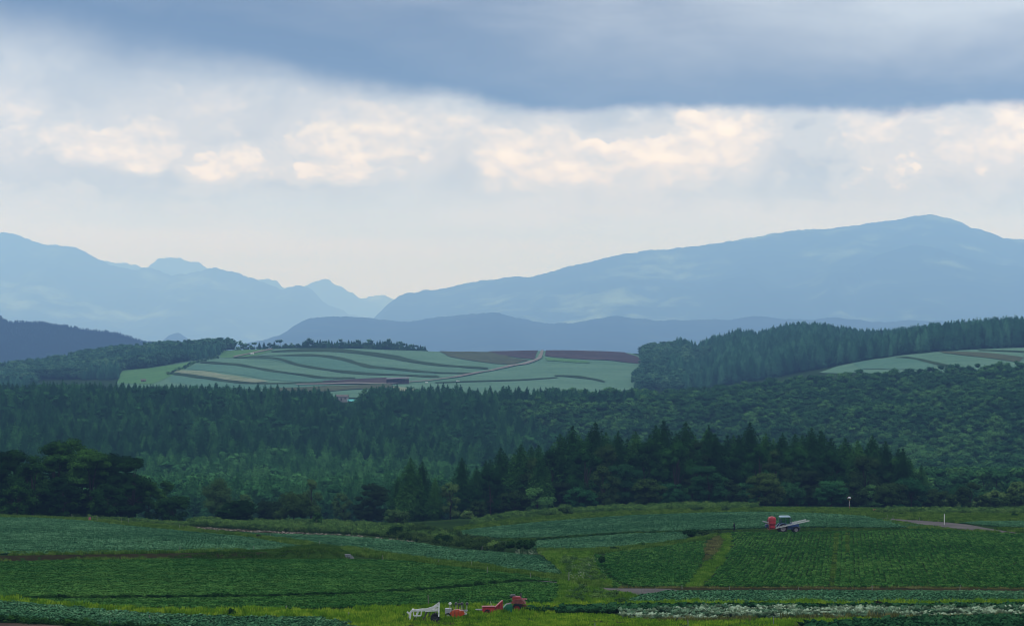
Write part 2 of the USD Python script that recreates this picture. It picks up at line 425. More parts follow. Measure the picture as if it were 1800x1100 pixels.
RIGHT_MT = [(560, 640), (620, 600), (640, 575), (660, 556), (690, 528), (710, 517), (745, 511), (780, 508), (800, 502), (830, 497), (860, 492), (900, 487), (935, 486), (985, 472), (1030, 462), (1080, 450), (1115, 444), (1200, 435), (1260, 427), (1320, 418), (1385, 407), (1440, 403), (1500, 397), (1540, 391), (1590, 385), (1610, 379), (1635, 378), (1660, 382), (1690, 392), (1715, 402), (1740, 408), (1755, 415), (1765, 419), (1800, 420), (1900, 428), (2100, 470), (2500, 560)]
LEFT_MT = [(-700, 440), (-300, 400), (0, 408), (20, 411), (45, 420), (90, 431), (130, 434), (150, 443), (180, 459), (215, 472), (240, 474), (260, 471), (290, 480), (305, 483), (330, 479), (360, 474), (380, 470), (395, 476), (420, 480), (450, 492), (475, 502), (500, 509), (520, 503), (540, 505), (555, 516), (570, 530), (600, 545), (640, 560), (700, 600)]
PEAKS = [(0, 520), (120, 470), (180, 459), (200, 461), (235, 464), (252, 470), (280, 455), (300, 451), (315, 453), (325, 459), (345, 461), (365, 472), (400, 490), (440, 497), (460, 491), (480, 492), (500, 506), (530, 503), (552, 495), (572, 491), (590, 499), (620, 515), (638, 524), (650, 522), (667, 517), (690, 526), (760, 555)]
LOW = [(330, 640), (400, 608), (430, 602), (470, 596), (500, 585), (520, 570), (545, 560), (580, 556), (640, 558), (680, 562), (720, 565), (750, 560), (790, 554), (840, 551), (870, 550), (900, 556), (940, 565), (970, 568), (1000, 568), (1040, 562), (1080, 556), (1120, 560), (1160, 563), (1220, 562), (1280, 562), (1330, 556), (1380, 560), (1420, 562), (1460, 558), (1500, 562), (1560, 566), (1600, 563), (1700, 566), (1800, 568), (2100, 575), (2400, 600)]
KNOLL = [(250, 625), (270, 612), (285, 600), (300, 588), (312, 585), (325, 592), (345, 604), (365, 604), (390, 592), (405, 600), (430, 612), (460, 625)]
DARK = [(-700, 500), (-300, 545), (-100, 552), (0, 560), (20, 567), (60, 569), (110, 573), (160, 580), (200, 586), (240, 597), (280, 608), (350, 630), (450, 660)]
mountain("mountain", 24000, RIGHT_MT, "broad blue mountain rising to a blunt summit on the right", M_MOUNT, 7300, 2600, 14, 0.32, 3)
mountain("mountain", 30500, LEFT_MT, "pale blue mountain with a notched crest on the left", M_MOUNT, 6500, 2400, 24, 0.32, 11)
mountain("mountain", 36500, PEAKS, "faint far peaks behind the notched left mountain", M_MOUNT, 4300, 1900, 30, 0.25, 17)
SPUR = [(1180, 600), (1250, 566), (1300, 541), (1345, 520), (1420, 502), (1480, 480), (1530, 456), (1570, 440), (1612, 431), (1650, 437), (1690, 452), (1740, 462), (1800, 470), (1900, 490), (2100, 560)]
mountain("mountain", 21600, SPUR, "nearer dark spur below the summit of the right mountain", M_MOUNT, 5400, 1500, 8, 0.24, 5)
mountain("hill", 15600, LOW, "low blue wooded hills along the foot of the right mountain", M_HILLS, 3900, 2300, 8, 0.2, 29)
mountain("hill", 17500, KNOLL, "small blue knoll beyond the left wood", M_HILLS, 900, 700, 5, 0.1, 31)
_, DARK_P = mountain("hill", 6600, DARK, "dark blue wooded ridge at the left edge behind the wood", M_HILLS, 1200, 1100, 6, 0.12, 37)
# ---------------------------------------------------------------- tree shapes
def tri_soup(c, n, size, rng, aspect=0.75):
    """Leaf sprays: one bent diamond (two triangles) at each centre c, facing about n, of the given sizes."""
    m = len(c)
    n = n / np.maximum(np.linalg.norm(n, axis=1, keepdims=True), 1e-9)
    r = rng.normal(size=(m, 3))
    t = np.cross(n, r)
    t /= np.maximum(np.linalg.norm(t, axis=1, keepdims=True), 1e-9)
    b = np.cross(n, t)
    size = np.broadcast_to(size, m)[:, None]
    k = rng.uniform(0.7, 1.3, (m, 1))
    P = np.stack([c - t * size * 0.5 * k, c - b * size * 0.5 * aspect - n * size * 0.08, c + t * size * 0.5 * k, c + b * size * 0.5 * aspect + n * size * 0.08], 1)
    i = np.arange(m)[:, None] * 4
    f = np.concatenate([i + [[0, 1, 2]], i + [[0, 2, 3]]])
    return P.reshape(-1, 3), f

def join(parts):
    v, f, k = [], [], 0
    for a, b in parts:
        v.append(a); f.append(np.asarray(b) + k); k += len(a)
    return np.concatenate(v), np.concatenate(f)

def tube(points, radii, sides=6):
    """A tapered round bar through the points."""
    p = np.asarray(points, float)
    r = np.broadcast_to(np.asarray(radii, float), len(p))
    d = np.gradient(p, axis=0)
    d /= np.maximum(np.linalg.norm(d, axis=1, keepdims=True), 1e-9)
    up = np.where(np.abs(d[:, 2:3]) > 0.9, [[1.0, 0, 0]], [[0, 0, 1.0]])
    u = np.cross(d, up); u /= np.linalg.norm(u, axis=1, keepdims=True)
    w = np.cross(d, u)
    a = np.linspace(0, 2 * np.pi, sides, endpoint=False)
    V = p[:, None] + r[:, None, None] * (np.cos(a)[None, :, None] * u[:, None] + np.sin(a)[None, :, None] * w[:, None])
    k = np.arange(len(p) * sides).reshape(len(p), sides)
    q = np.stack([k[:-1], np.roll(k[:-1], -1, 1), np.roll(k[1:], -1, 1), k[1:]], -1).reshape(-1, 4)
    f = np.concatenate([q[:, [0, 1, 2]], q[:, [0, 2, 3]]])
    ends = []
    for row in (k[0][::-1], k[-1]):
        for j in range(1, sides - 1):
            ends.append([row[0], row[j], row[j + 1]])
    return V.reshape(-1, 3), np.concatenate([f, np.array(ends)])

def conifer(rng, h=20.0, r=4.8, n=1800, leaf=0.7, z0=0.10, shape=0.8, droop=0.16, core=0.5):
    """Crown and trunk of a larch-like tree: whorled boughs with sprays along them."""
    t = 1 - rng.uniform(0.0, 1, n) ** 0.72                # denser below
    t = z0 + (1 - z0) * t
    lev = np.round(t * h / 0.9 + rng.uniform(-0.25, 0.25, n)) * 0.9
    t2 = np.clip(lev / h, z0, 0.995)
    nb = 7
    ang = (np.round(rng.uniform(0, nb, n)) + lev * 1.7 + rng.normal(0, 0.16, n)) * 2 * np.pi / nb
    L = r * np.clip(1 - ((t2 - z0) / (1 - z0)).clip(0, 1) ** (2.2 * shape), 0, 1) ** 0.9
    wob = 0.72 + 0.5 * meshkit.noise(np.stack([np.cos(ang) * 1.6 + 7, np.sin(ang) * 1.6, lev * 0.45 + 50 * rng.uniform()], -1), 3)
    L = (L * wob + 0.12) * np.where(t2 < z0 + 0.12, 0.75, 1)
    s = rng.uniform(0.25, 1.0, n) ** 0.6
    rad = L * s
    z = t2 * h + rad * (0.12 - droop * s * 1.8) + rng.normal(0, 0.22, n)
    c = np.stack([np.cos(ang) * rad, np.sin(ang) * rad, z], 1) + rng.normal(0, 0.16, (n, 3))
    nrm = np.stack([np.cos(ang) * 0.45, np.sin(ang) * 0.45, 0.9 + 0 * z], 1) + rng.normal(0, 0.35, (n, 3))
    crown = tri_soup(c, nrm, leaf * (0.6 + 0.6 * (1 - t2)) * rng.uniform(0.7, 1.25, n), rng)
    tip = tri_soup(np.stack([rng.normal(0, 0.1, 10), rng.normal(0, 0.1, 10), h * rng.uniform(0.95, 1.0, 10)], 1), rng.normal(size=(10, 3)), leaf * 0.6, rng, 0.5)
    parts = [crown, tip]
    if core:
        zz = np.linspace(z0 + 0.05, 0.92, 6)
        parts.append(tube(np.stack([0 * zz, 0 * zz, zz * h], 1), r * core * np.clip(1 - ((zz - z0) / (1 - z0)).clip(0, 1) ** (2.2 * shape), 0, 1) ** 0.9, 7))
    zt = np.linspace(0, 0.97, 5)
    trunk = [tube(np.stack([0 * zt, 0 * zt, zt * h - 0.8 * (zt == 0)], 1), 0.016 * h * (1 - zt) + 0.03, 6)]
    return join(parts), trunk

def clumped(rng, clumps, n_each, leaf, flat=0.8, core=0.72):
    """A crown of leaf clumps (x, y, z, radius): leaf sprays on each clump round a dark heart."""
    parts = []
    for (x, y, z, rc) in clumps:
        m = max(6, int(n_each * rc * rc))
        d = rng.normal(size=(m, 3)); d /= np.linalg.norm(d, axis=1, keepdims=True)
        d[:, 2] = np.where(d[:, 2] < -0.3, -d[:, 2], d[:, 2])
        rr = rc * rng.uniform(0.72, 1.12, m)[:, None]
        c = np.array([x, y, z]) + d * rr * [1, 1, flat]
        parts.append(tri_soup(c, d + [0, 0, 0.45] + rng.normal(0, 0.4, (m, 3)), leaf * rng.uniform(0.65, 1.3, m), rng))
        if core:
            ic = trimesh.creation.icosphere(0, rc * core)
            v = np.array(ic.vertices) * [1, 1, flat] * rng.uniform(0.85, 1.1, (len(ic.vertices), 1)) + [x, y, z]
            parts.append((v, np.array(ic.faces)))
    return join(parts)

def broadleaf(rng, h=14.0, r=5.0, n_cl=26, per=26, leaf=0.55, low=0.25, flat=0.8, layered=False, rc_k=0.34):
    """Crown and trunk of a spreading broad-leaved tree."""
    cl, limbs = [], []
    zc = h * 0.50
    for k in range(n_cl):
        u = rng.uniform(-0.95, 1.0)
        a = rng.uniform(0, 2 * np.pi) if k else 0
        s = math.sqrt(max(0.0, 1 - u * u))
        q = rng.uniform(0.62, 1.0)
        x, y = r * s * q * math.cos(a), r * s * q * math.sin(a)
        z = zc + (h - zc) * u * q
        if layered:
            z = round(z / (h * 0.11)) * h * 0.11 + rng.normal(0, 0.1)
        rc = r * rc_k * rng.uniform(0.7, 1.25)
        z = max(min(z, h - rc * flat * 0.8), low * h + rc * 0.4)
        cl.append((x, y, z, rc))
        if k < 9:
            limbs.append(tube([(0, 0, h * rng.uniform(0.2, 0.4)), (x * 0.5, y * 0.5, z * 0.72 + h * 0.08), (x * 0.92, y * 0.92, z)], [0.012 * h, 0.008 * h, 0.003 * h], 5))
    cl.append((0, 0, h - r * rc_k * flat * 0.9, r * rc_k))
    crown = clumped(rng, cl, per, leaf, flat)
    lean = rng.normal(0, 0.03 * h, 2)
    trunk = [tube([(0, 0, -0.8), (lean[0] * 0.4, lean[1] * 0.4, h * 0.3), (lean[0], lean[1], h * 0.62)], [0.022 * h, 0.017 * h, 0.009 * h], 7)] + limbs
    return crown, trunk

def shrub(rng, h=1.8, r=1.5, n_cl=9, per=40, leaf=0.28):
    cl = [(r * 0.75 * rng.uniform(-1, 1), r * 0.75 * rng.uniform(-1, 1), h * rng.uniform(0.2, 0.72), 0.42 * r * rng.uniform(0.7, 1.2)) for _ in range(n_cl)]
    return clumped(rng, cl, per, leaf, 0.85)

M_LARCH = leaf_mat("larch_needles", (0.0060, 0.0248, 0.0069), (0.0151, 0.0563, 0.0131), (0.0409, 0.1160, 0.0229), 0.05, 0.35, 0.12, 0.30)
M_NAVY = leaf_mat("navy_wood", (0.004, 0.012, 0.010), (0.007, 0.018, 0.012), (0.011, 0.026, 0.015), 0.01, 0.1, 0.1, 0.2)
M_WOOD = leaf_mat("forest_needles", (0.0097, 0.0445, 0.0174), (0.0194, 0.0773, 0.0267), (0.0389, 0.1263, 0.0382), 0.02, 0.22, 0.15, 0.40)
M_VALE = leaf_mat("valley_needles", (0.0205, 0.0800, 0.0261), (0.0369, 0.1228, 0.0385), (0.0655, 0.1785, 0.0534), 0.02, 0.25, 0.15, 0.40)
M_BROAD = leaf_mat("forest_leaves", (0.0127, 0.0497, 0.0183), (0.0267, 0.0855, 0.0267), (0.0609, 0.1489, 0.0413), 0.02, 0.2, 0.18, 0.40)
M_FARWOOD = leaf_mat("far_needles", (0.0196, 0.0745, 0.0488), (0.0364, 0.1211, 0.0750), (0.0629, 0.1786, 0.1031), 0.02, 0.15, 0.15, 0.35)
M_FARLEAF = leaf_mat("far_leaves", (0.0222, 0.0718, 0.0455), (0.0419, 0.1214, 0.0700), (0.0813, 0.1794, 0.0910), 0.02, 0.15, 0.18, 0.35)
M_TREE = leaf_mat("tree_leaves", (0.0131, 0.0306, 0.0107), (0.0262, 0.0561, 0.0153), (0.0468, 0.0850, 0.0214), 0.05, 0.9, 0.2, 0.4)
M_DARKTREE = leaf_mat("dark_leaves", (0.0052, 0.0189, 0.0048), (0.0130, 0.0432, 0.0096), (0.0364, 0.0972, 0.0168), 0.06, 0.5, 0.12, 0.3)
M_LIGHT = leaf_mat("light_leaves", (0.035, 0.075, 0.024), (0.055, 0.110, 0.032), (0.085, 0.145, 0.042), 0.06, 0.8, 0.22, 0.4)
M_WEED = leaf_mat("weed_leaves", (0.0350, 0.0813, 0.0225), (0.0600, 0.1250, 0.0300), (0.1000, 0.1750, 0.0425), 0.08, 0.9, 0.22, 0.5)
M_BARK = plain("bark", (0.022, 0.019, 0.017), 0.9, 0.4, 3.0, spec=0.1)

protos_scope = UsdGeom.Xform.Define(stage, "/World/Looks/shapes")   # class prims below are never drawn themselves
def proto_tree(name, crown, trunk, leafmat):
    """A class prim with trunk and crown that the individual trees reference."""
    p = f"/shape_{name}"
    stage.CreateClassPrim(p)
    usdkit.mesh(stage, p + "/trunk", join(trunk), M_BARK)
    usdkit.mesh(stage, p + "/crown", crown, leafmat)
    return p
stage.RemovePrim("/World/Looks/shapes")

rng = np.random.default_rng(7)
NEAR_LARCH = []
for k in range(5):
    c, t = conifer(rng, 20.0, 5.0 + 1.1 * rng.uniform(), 6000, 0.62, 0.03, 0.88 + 0.25 * rng.uniform(), core=0.45)
    NEAR_LARCH.append(proto_tree(f"larch_{k}", c, t, M_LARCH))
VALE_SHAPES, WOOD_SHAPES, BROAD_SHAPES = [], [], []
for k in range(4):
    VALE_SHAPES.append(conifer(rng, 14.0, 4.0, 760, 0.85, 0.05, 0.72 + 0.3 * rng.uniform(), 0.16, 0.55))
for k in range(4):
    WOOD_SHAPES.append(conifer(rng, 15.5, 4.4, 640, 1.0, 0.05, 0.72 + 0.3 * rng.uniform(), 0.16, 0.58))
for k in range(5):
    BROAD_SHAPES.append(broadleaf(rng, 14.0, 5.2, 16, 7.5, 1.0, 0.10, 0.8, rc_k=0.40))
VALE_P = [proto_tree(f"valley_conifer_{k}", c, t, M_VALE) for k, (c, t) in enumerate(VALE_SHAPES)]
WOOD_P = [proto_tree(f"forest_conifer_{k}", c, t, M_WOOD) for k, (c, t) in enumerate(WOOD_SHAPES)]
BROAD_P = [proto_tree(f"forest_broadleaf_{k}", c, t, M_BROAD) for k, (c, t) in enumerate(BROAD_SHAPES)]

# ---------------------------------------------------------------- the woods
def spots(d0, d1, px0, px1, gap, seed):
    """Jittered grid of tree places between two distances and two bearings."""
    r = np.random.default_rng(seed)
    out = []
    d = d0
    while d < d1:
        x0, x1 = (px0 - 900) / F * d, (px1 - 900) / F * d
        xs = np.arange(x0, x1, gap)
        out.append(np.stack([xs + r.uniform(-0.42, 0.42, len(xs)) * gap, d + r.uniform(-0.42, 0.42, len(xs)) * gap], 1))
        d += gap * 0.92
    p = np.concatenate(out)
    return np.column_stack([p, height(p[:, 0], p[:, 1])]), r

def inside(poly, px, py):
    return shapely.contains_xy(Polygon(poly), px, py)

woods = {"conifer": [], "broadleaf": []}     # rows: x, y, z, turn, height scale, shape, kind of place
def add_wood(kind, pts, scale, r, nshape, place_id):
    for p, s in zip(pts, scale):
        woods[kind].append((p[0], p[1], p[2], r.uniform(0, 6.283), s, r.integers(nshape), place_id))

# valley floor: pale young conifers
p, r = spots(690, 1085, -60, 1000, 6.4, 21)
px, py = pixel(p)
keep = (p[:, 1] > 720 + 0.0 * px) & ((p[:, 1] < 1060) | (px > 250))
keep &= ~((px < 240) & (p[:, 1] > 1000))
keep &= r.uniform(size=len(p)) < 0.93
q = p[keep]; qx = px[keep]
sc = (0.80 + 0.35 * r.uniform(size=len(q))) * (0.75 + 0.35 * meshkit.noise(q * [0.02, 0.02, 0], 5))
rnd = r.uniform(size=len(q)) < 0.16
add_wood("conifer", q[~rnd], sc[~rnd], r, 4, 0)
add_wood("broadleaf", q[rnd], sc[rnd] * 0.95, r, 5, 5)
# the middle ridge: conifers on the left, broadleaves on the right
p, r = spots(1090, 1640, -80, 1880, 7.0, 22)
px, py = pixel(p)
mixv = (px + 160 * (meshkit.noise(p * [0.012, 0.012, 0], 8) - 0.5) * 2 - 0.25 * (p[:, 1] - 1300) )
isb = mixv > 985
p2, r2 = spots(700, 1100, 1000, 1880, 6.6, 23)
gone = r.uniform(size=len(p)) < 0.06
q = p[~isb & ~gone]
sc = 0.66 + 0.55 * r.uniform(size=len(q)) + 0.40 * (meshkit.noise(q * [0.02, 0.02, 0], 15) - 0.5)
qpx = pixel(q)[0]
sc = sc * (1 - 0.5 * np.exp(-((qpx - 612) / 26.0) ** 2) * np.clip((q[:, 1] - 1250) / 100, 0, 1))
rnd = (r.uniform(size=len(q)) < 0.15 + 0.25 * (meshkit.noise(q * [0.03, 0.03, 0], 33) > 0.55)) & (q[:, 1] > 1230)
add_wood("conifer", q[~rnd], sc[~rnd], r, 4, 1)
add_wood("broadleaf", q[rnd], sc[rnd] * 0.95, r, 5, 4)
q = p[isb & ~gone & (r.uniform(size=len(p)) < 0.85)]
sc = 0.66 + 0.5 * r.uniform(size=len(q))
add_wood("broadleaf", q, sc, r, 5, 1)
sc = 0.66 + 0.5 * r2.uniform(size=len(p2))
add_wood("broadleaf", p2, sc, r2, 5, 1)
# the left wood on the far hill
p, r = spots(2020, 2720, -120, 420, 7.5, 24)
px, py = pixel(p)
LEFT_WOOD = [(-200, 700), (-200, 560), (300, 600), (395, 600), (384, 627), (345, 634), (300, 641), (262, 648), (212, 652), (205, 668), (190, 690), (60, 690)]
k = inside(LEFT_WOOD, px, py) & ((py < 668) | (px < 60))
k |= (px > 380) & (px < 412) & (p[:, 1] > 2640) & (r.uniform(size=len(p)) < 0.35)
q = p[k]
isc = meshkit.noise(q * [0.015, 0.015, 0], 4) > 0.62
sc = 0.65 + 0.5 * r.uniform(size=len(q))
add_wood("broadleaf", q[~isc], sc[~isc], r, 5, 2)
add_wood("conifer", q[isc], sc[isc] * 0.85, r, 4, 2)
# the right wood
p, r = spots(1960, 2820, 1110, 1900, 9.5, 25)
px, py = pixel(p)
RIGHT_WOOD = [(1128, 640), (1128, 540), (1900, 520), (1900, 606), (1800, 610), (1700, 615), (1600, 623), (1530, 633), (1480, 642), (1400, 656), (1340, 668), (1180, 690), (1118, 690), (1112, 668), (1128, 650)]
k = inside(RIGHT_WOOD, px, py)
q = p[k]; qx = px[k]
isc = (qx + 120 * (meshkit.noise(q * [0.012, 0.012, 0], 14) - 0.5)) > 1215
sc = (0.75 + 0.6 * r.uniform(size=len(q)) + 0.20 * np.clip((qx - 1400) / 300, 0, 1)) * np.interp(qx, [1110, 1140, 1195, 1226, 1255, 1300, 1335, 1380, 1430, 1490, 1540, 1620, 1900], [0.55, 0.85, 1.05, 0.72, 1.05, 1.25, 0.95, 1.25, 1.3, 1.02, 0.95, 1.08, 1.2])
add_wood("conifer", q[isc], sc[isc], r, 4, 3)
add_wood("broadleaf", q[~isc], sc[~isc] * 0.9, r, 5, 3)
for kd in woods:
    woods[kd] = np.array(woods[kd])

# how much of each tree the photograph's viewpoint shows: nearer crowns hide farther ones
def shown(rows, h0, w0, base_line):
    line = base_line
    order = np.argsort(rows[:, 1])
    vis = np.zeros(len(rows))
    for i in order:
        x, y, z, _, s, _, _ = rows[i]
        ppx, ptop = 900 + F * x / y, HOR - F * (z + h0 * s - CZ) / y
        half = F * w0 * s * 0.6 / y
        a, b = int((ppx - half + 200) / 4), int((ppx + half + 200) / 4) + 1
        if a < 50 or b > 500:
            continue
        seen = np.clip(line[a:b].mean() - ptop, 0, F * h0 * s / y)
        vis[i] = seen * 2 * half
        line[a:b] = np.minimum(line[a:b], ptop + 0.3 * (F * h0 * s / y))
    return vis

edge_px = np.arange(-200, 2000, 4.0)
front = np.interp(edge_px, [-200, 0, 130, 240, 290, 340, 660, 690, 870, 960, 1000, 1640, 1660, 2000], [770, 790, 775, 830, 860, 905, 905, 830, 800, 775, 755, 790, 862, 862])
both = np.concatenate([np.column_stack([woods["conifer"], np.zeros(len(woods["conifer"]))]), np.column_stack([woods["broadleaf"], np.ones(len(woods["broadleaf"]))])])
vis = shown(both[:, :7], 15.0, 3.4, front.copy())
visible = {"conifer": vis[both[:, 7] == 0], "broadleaf": vis[both[:, 7] == 1]}

PLACE = ["valley floor", "middle ridge", "left far wood", "right far wood"]
LABELS = {("conifer", 0): ("pale green young conifer on the valley floor below the dark ridge", "young conifers on the valley floor"),
          ("conifer", 1): ("dark green conifer in the wood covering the left of the middle ridge", "conifers on the middle ridge"),
          ("broadleaf", 1): ("round crowned broadleaf tree on the wooded slope right of centre", "broadleaf trees on the right slope")}
SHAPE_H = {"conifer": None, "broadleaf": None}
for kd, limit in (("conifer", 175), ("broadleaf", 215)):
    rows, vv = woods[kd], visible[kd]
    chosen = np.zeros(len(rows), bool)
    cand = [i for i in np.argsort(-vv) if rows[i, 6] in (0, 1) and (kd, int(rows[i, 6])) in LABELS][:limit]
    chosen[cand] = True
    for i in cand:
        x, y, z, a, s, sh, pl = rows[i]
        label, group = LABELS[(kd, int(pl))]
        proto = (VALE_P if pl == 0 else WOOD_P)[int(sh)] if kd == "conifer" else BROAD_P[int(sh)]
        copy_of(proto, "conifer_tree" if kd == "conifer" else "broadleaf_tree", label, "tree", (x, y, z), a, group, s)
    for pl in range(6):
        sel = (rows[:, 6] == pl) & ~chosen
        if pl == 0 or kd == "broadleaf" or True:
            if not sel.any():
                continue
        rr = rows[sel]
        if kd == "conifer":
            shapes = VALE_SHAPES if pl == 0 else WOOD_SHAPES
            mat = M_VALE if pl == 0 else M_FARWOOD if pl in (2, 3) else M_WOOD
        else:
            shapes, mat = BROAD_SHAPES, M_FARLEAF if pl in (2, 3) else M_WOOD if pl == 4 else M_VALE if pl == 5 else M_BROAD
        names = {0: "valley_wood", 1: "ridge_wood", 2: "far_hill_wood", 3: "plateau_wood", 4: "ridge_wood", 5: "valley_wood"}
        text = {(0, "conifer"): "pale young conifer wood filling the valley floor", (1, "conifer"): "dark conifer wood along the left of the middle ridge",
                (1, "broadleaf"): "broadleaf wood with rounded crowns over the right slope", (2, "conifer"): "scattered conifers within the far wood left of the striped hill",
                (2, "broadleaf"): "blue green broadleaf wood left of the striped field hill", (3, "conifer"): "tall conifer wood above the pale field at the right",
                (4, "broadleaf"): "rounded trees mixed among the dark conifers of the middle ridge", (5, "broadleaf"): "rounded trees mixed among the young conifers of the valley floor",
                (3, "broadleaf"): "broadleaf trees at the left end of the right far wood"}[(pl, kd)]
        wide = rr[:, 4] * np.random.default_rng(pl + 60).uniform(0.85, 1.25, len(rr))
        scatter(names[pl], [(c, mat) for c, t in shapes], rr[:, :3], rr[:, 3], np.stack([wide, wide, rr[:, 4]], 1), rr[:, 5], text, "wood")
# ---------------------------------------------------------------- near trees
ORD = ("first second third fourth fifth sixth seventh eighth ninth tenth eleventh twelfth thirteenth fourteenth fifteenth sixteenth seventeenth eighteenth nineteenth twentieth "
       "twenty-first twenty-second twenty-third twenty-fourth twenty-fifth twenty-sixth twenty-seventh twenty-eighth twenty-ninth thirtieth").split()
rng = np.random.default_rng(11)
# the tall larch row behind the fields: (px of the tip, py of the tip, distance)
LARCHES = [(722, 806, 566), (742, 812, 588), (700, 838, 575), (765, 840, 560), (812, 806, 596), (838, 822, 600), (880, 788, 600), (916, 781, 590), (950, 800, 575), (985, 764, 600), (1006, 750, 596),
           (1046, 744, 604), (1086, 761, 596), (1117, 759, 608), (1153, 749, 600), (1167, 741, 612), (1206, 744, 598), (1246, 751, 606), (1258, 764, 590), (1299, 766, 600), (1318, 744, 612),
           (1346, 762, 596), (1376, 764, 606), (1427, 753, 602), (1443, 758, 612), (1486, 771, 600), (1508, 775, 594), (1534, 767, 606), (1557, 776, 598), (1587, 789, 592)]
for i, (px, py, D) in enumerate(LARCHES):
    p = at_dist(px, D)
    h = CZ - (py - HOR) / F * D - p[2]
    copy_of(NEAR_LARCH[i % 5], "larch_tree", f"tall dark larch in the row behind the fields, {ORD[i]} from its left end", "tree", p, rng.uniform(0, 6.28),
            "larches in the tall row behind the fields", (h / 20.0 * rng.uniform(0.92, 1.12),) * 2 + (h / 20.0,))
for px in np.arange(850, 1620, 17.0):
    D = rng.uniform(625, 660)
    p = at_dist(px + rng.uniform(-6, 6), D)
    top = np.interp(px, [850, 1000, 1160, 1330, 1450, 1560, 1620], [806, 768, 756, 760, 770, 782, 808]) + rng.uniform(-4, 14)
    h = CZ - (top - HOR) / F * D - p[2]
    copy_of(NEAR_LARCH[rng.integers(5)], "larch_tree", "larch in the second line, half hidden behind the tall row", "tree", p, rng.uniform(0, 6.28), "larches in the second line", h / 20.0)

def own_tree(name, label, px, base_py, top_py, width_px, D, mat, style="broad", seed=0, group=None):
    r = np.random.default_rng(1000 + seed)
    p = at_dist(px, D)
    if base_py is not None:
        p[2] = min(p[2], CZ - (base_py - HOR) / F * D)
    h = CZ - (top_py - HOR) / F * D - p[2]
    w = width_px / F * D / 2
    if style == "broad":
        c, t = broadleaf(r, h, w, 26, 62, 0.42, 0.05, 0.78)
    elif style == "layer":
        c, t = broadleaf(r, h, w, 46, 60, 0.44, 0.05, 0.62, True, 0.34)
    elif style == "slim":
        c, t = broadleaf(r, h, w, 22, 55, 0.38, 0.06, 1.0, False, 0.42)
    elif style == "cone":
        c, t = conifer(r, h, w, 1500, 0.55, 0.06, 0.65)
    o = thing(name, label, "tree", p, r.uniform(0, 6.28), group)
    put("trunk", join(t), M_BARK, o)
    put("crown", c, mat, o)
    return o

# the dark group at the left edge
LEFTG = [(-22, 912, 788, 92, 508, "layer"), (22, 910, 792, 88, 514, "layer"), (58, 911, 800, 74, 500, "broad"), (96, 913, 777, 92, 512, "layer"), (128, 914, 771, 88, 520, "layer"), (160, 915, 790, 82, 506, "layer"),
         (196, 917, 797, 84, 514, "layer"), (232, 918, 806, 72, 504, "layer"), (262, 919, 846, 58, 508, "broad"), (286, 919, 846, 44, 520, "broad"), (305, 919, 874, 58, 498, "broad"), (112, 914, 838, 60, 494, "broad"),
         (30, 911, 846, 66, 490, "broad"), (190, 916, 852, 64, 492, "broad"), (146, 915, 826, 60, 530, "broad"), (70, 911, 830, 80, 532, "broad"), (220, 917, 835, 80, 528, "broad"), (-45, 910, 830, 80, 500, "broad")]
for i, (px, b, t, w, D, st) in enumerate(sorted(LEFTG)):
    own_tree("dark_tree", f"dark spreading tree in the thick clump at the left edge, {ORD[i]} from the left", px, b, t, w, D, M_DARKTREE, st, i, "dark trees of the clump at the left edge")
# single trees between the clump and the larch row
own_tree("light_tree", "pale yellow green loose tree right of the dark left clump", 388, 918, 842, 58, 560, M_LIGHT, "slim", 31)
own_tree("light_tree", "slender pale green tree left of the round dark bushy tree", 432, 922, 868, 26, 590, M_LIGHT, "slim", 32)
own_tree("dark_tree", "low dark dome shaped tree with a knob on top by the weeds", 417, 922, 880, 60, 505, M_DARKTREE, "layer", 33)
own_tree("bushy_tree", "wide dark rounded tree below the slender light tree", 516, 925, 868, 84, 530, M_TREE, "broad", 34)
own_tree("bushy_tree", "mid green rounded tree left of the wide dark one", 474, 923, 880, 50, 545, M_TREE, "broad", 35)
own_tree("light_tree", "slender light green tree rising above the wide dark rounded tree", 546, 925, 842, 34, 600, M_LIGHT, "slim", 36)
own_tree("light_tree", "slim pale tree midway between the rounded tree and the larches", 602, 926, 866, 32, 590, M_LIGHT, "slim", 37)
own_tree("bushy_tree", "small dark upright tree at the right foot of the rounded tree", 555, 926, 900, 20, 500, M_DARKTREE, "slim", 38)
own_tree("bushy_tree", "spreading mid green tree just left of the first larches", 655, 926, 850, 60, 585, M_TREE, "layer", 39)
own_tree("bushy_tree", "low pale green tree in front of the first larches", 698, 922, 896, 42, 520, M_LIGHT, "broad", 40)
own_tree("light_tree", "yellow green tree leaning out of the first larches", 792, 912, 848, 34, 560, M_LIGHT, "slim", 41)
own_tree("bushy_tree", "small blue green tree at the gap in the larch row", 840, 908, 880, 34, 545, M_TREE, "broad", 42)
own_tree("bushy_tree", "small light tree left of the gap in the larch row", 822, 909, 898, 24, 535, M_LIGHT, "broad", 43)
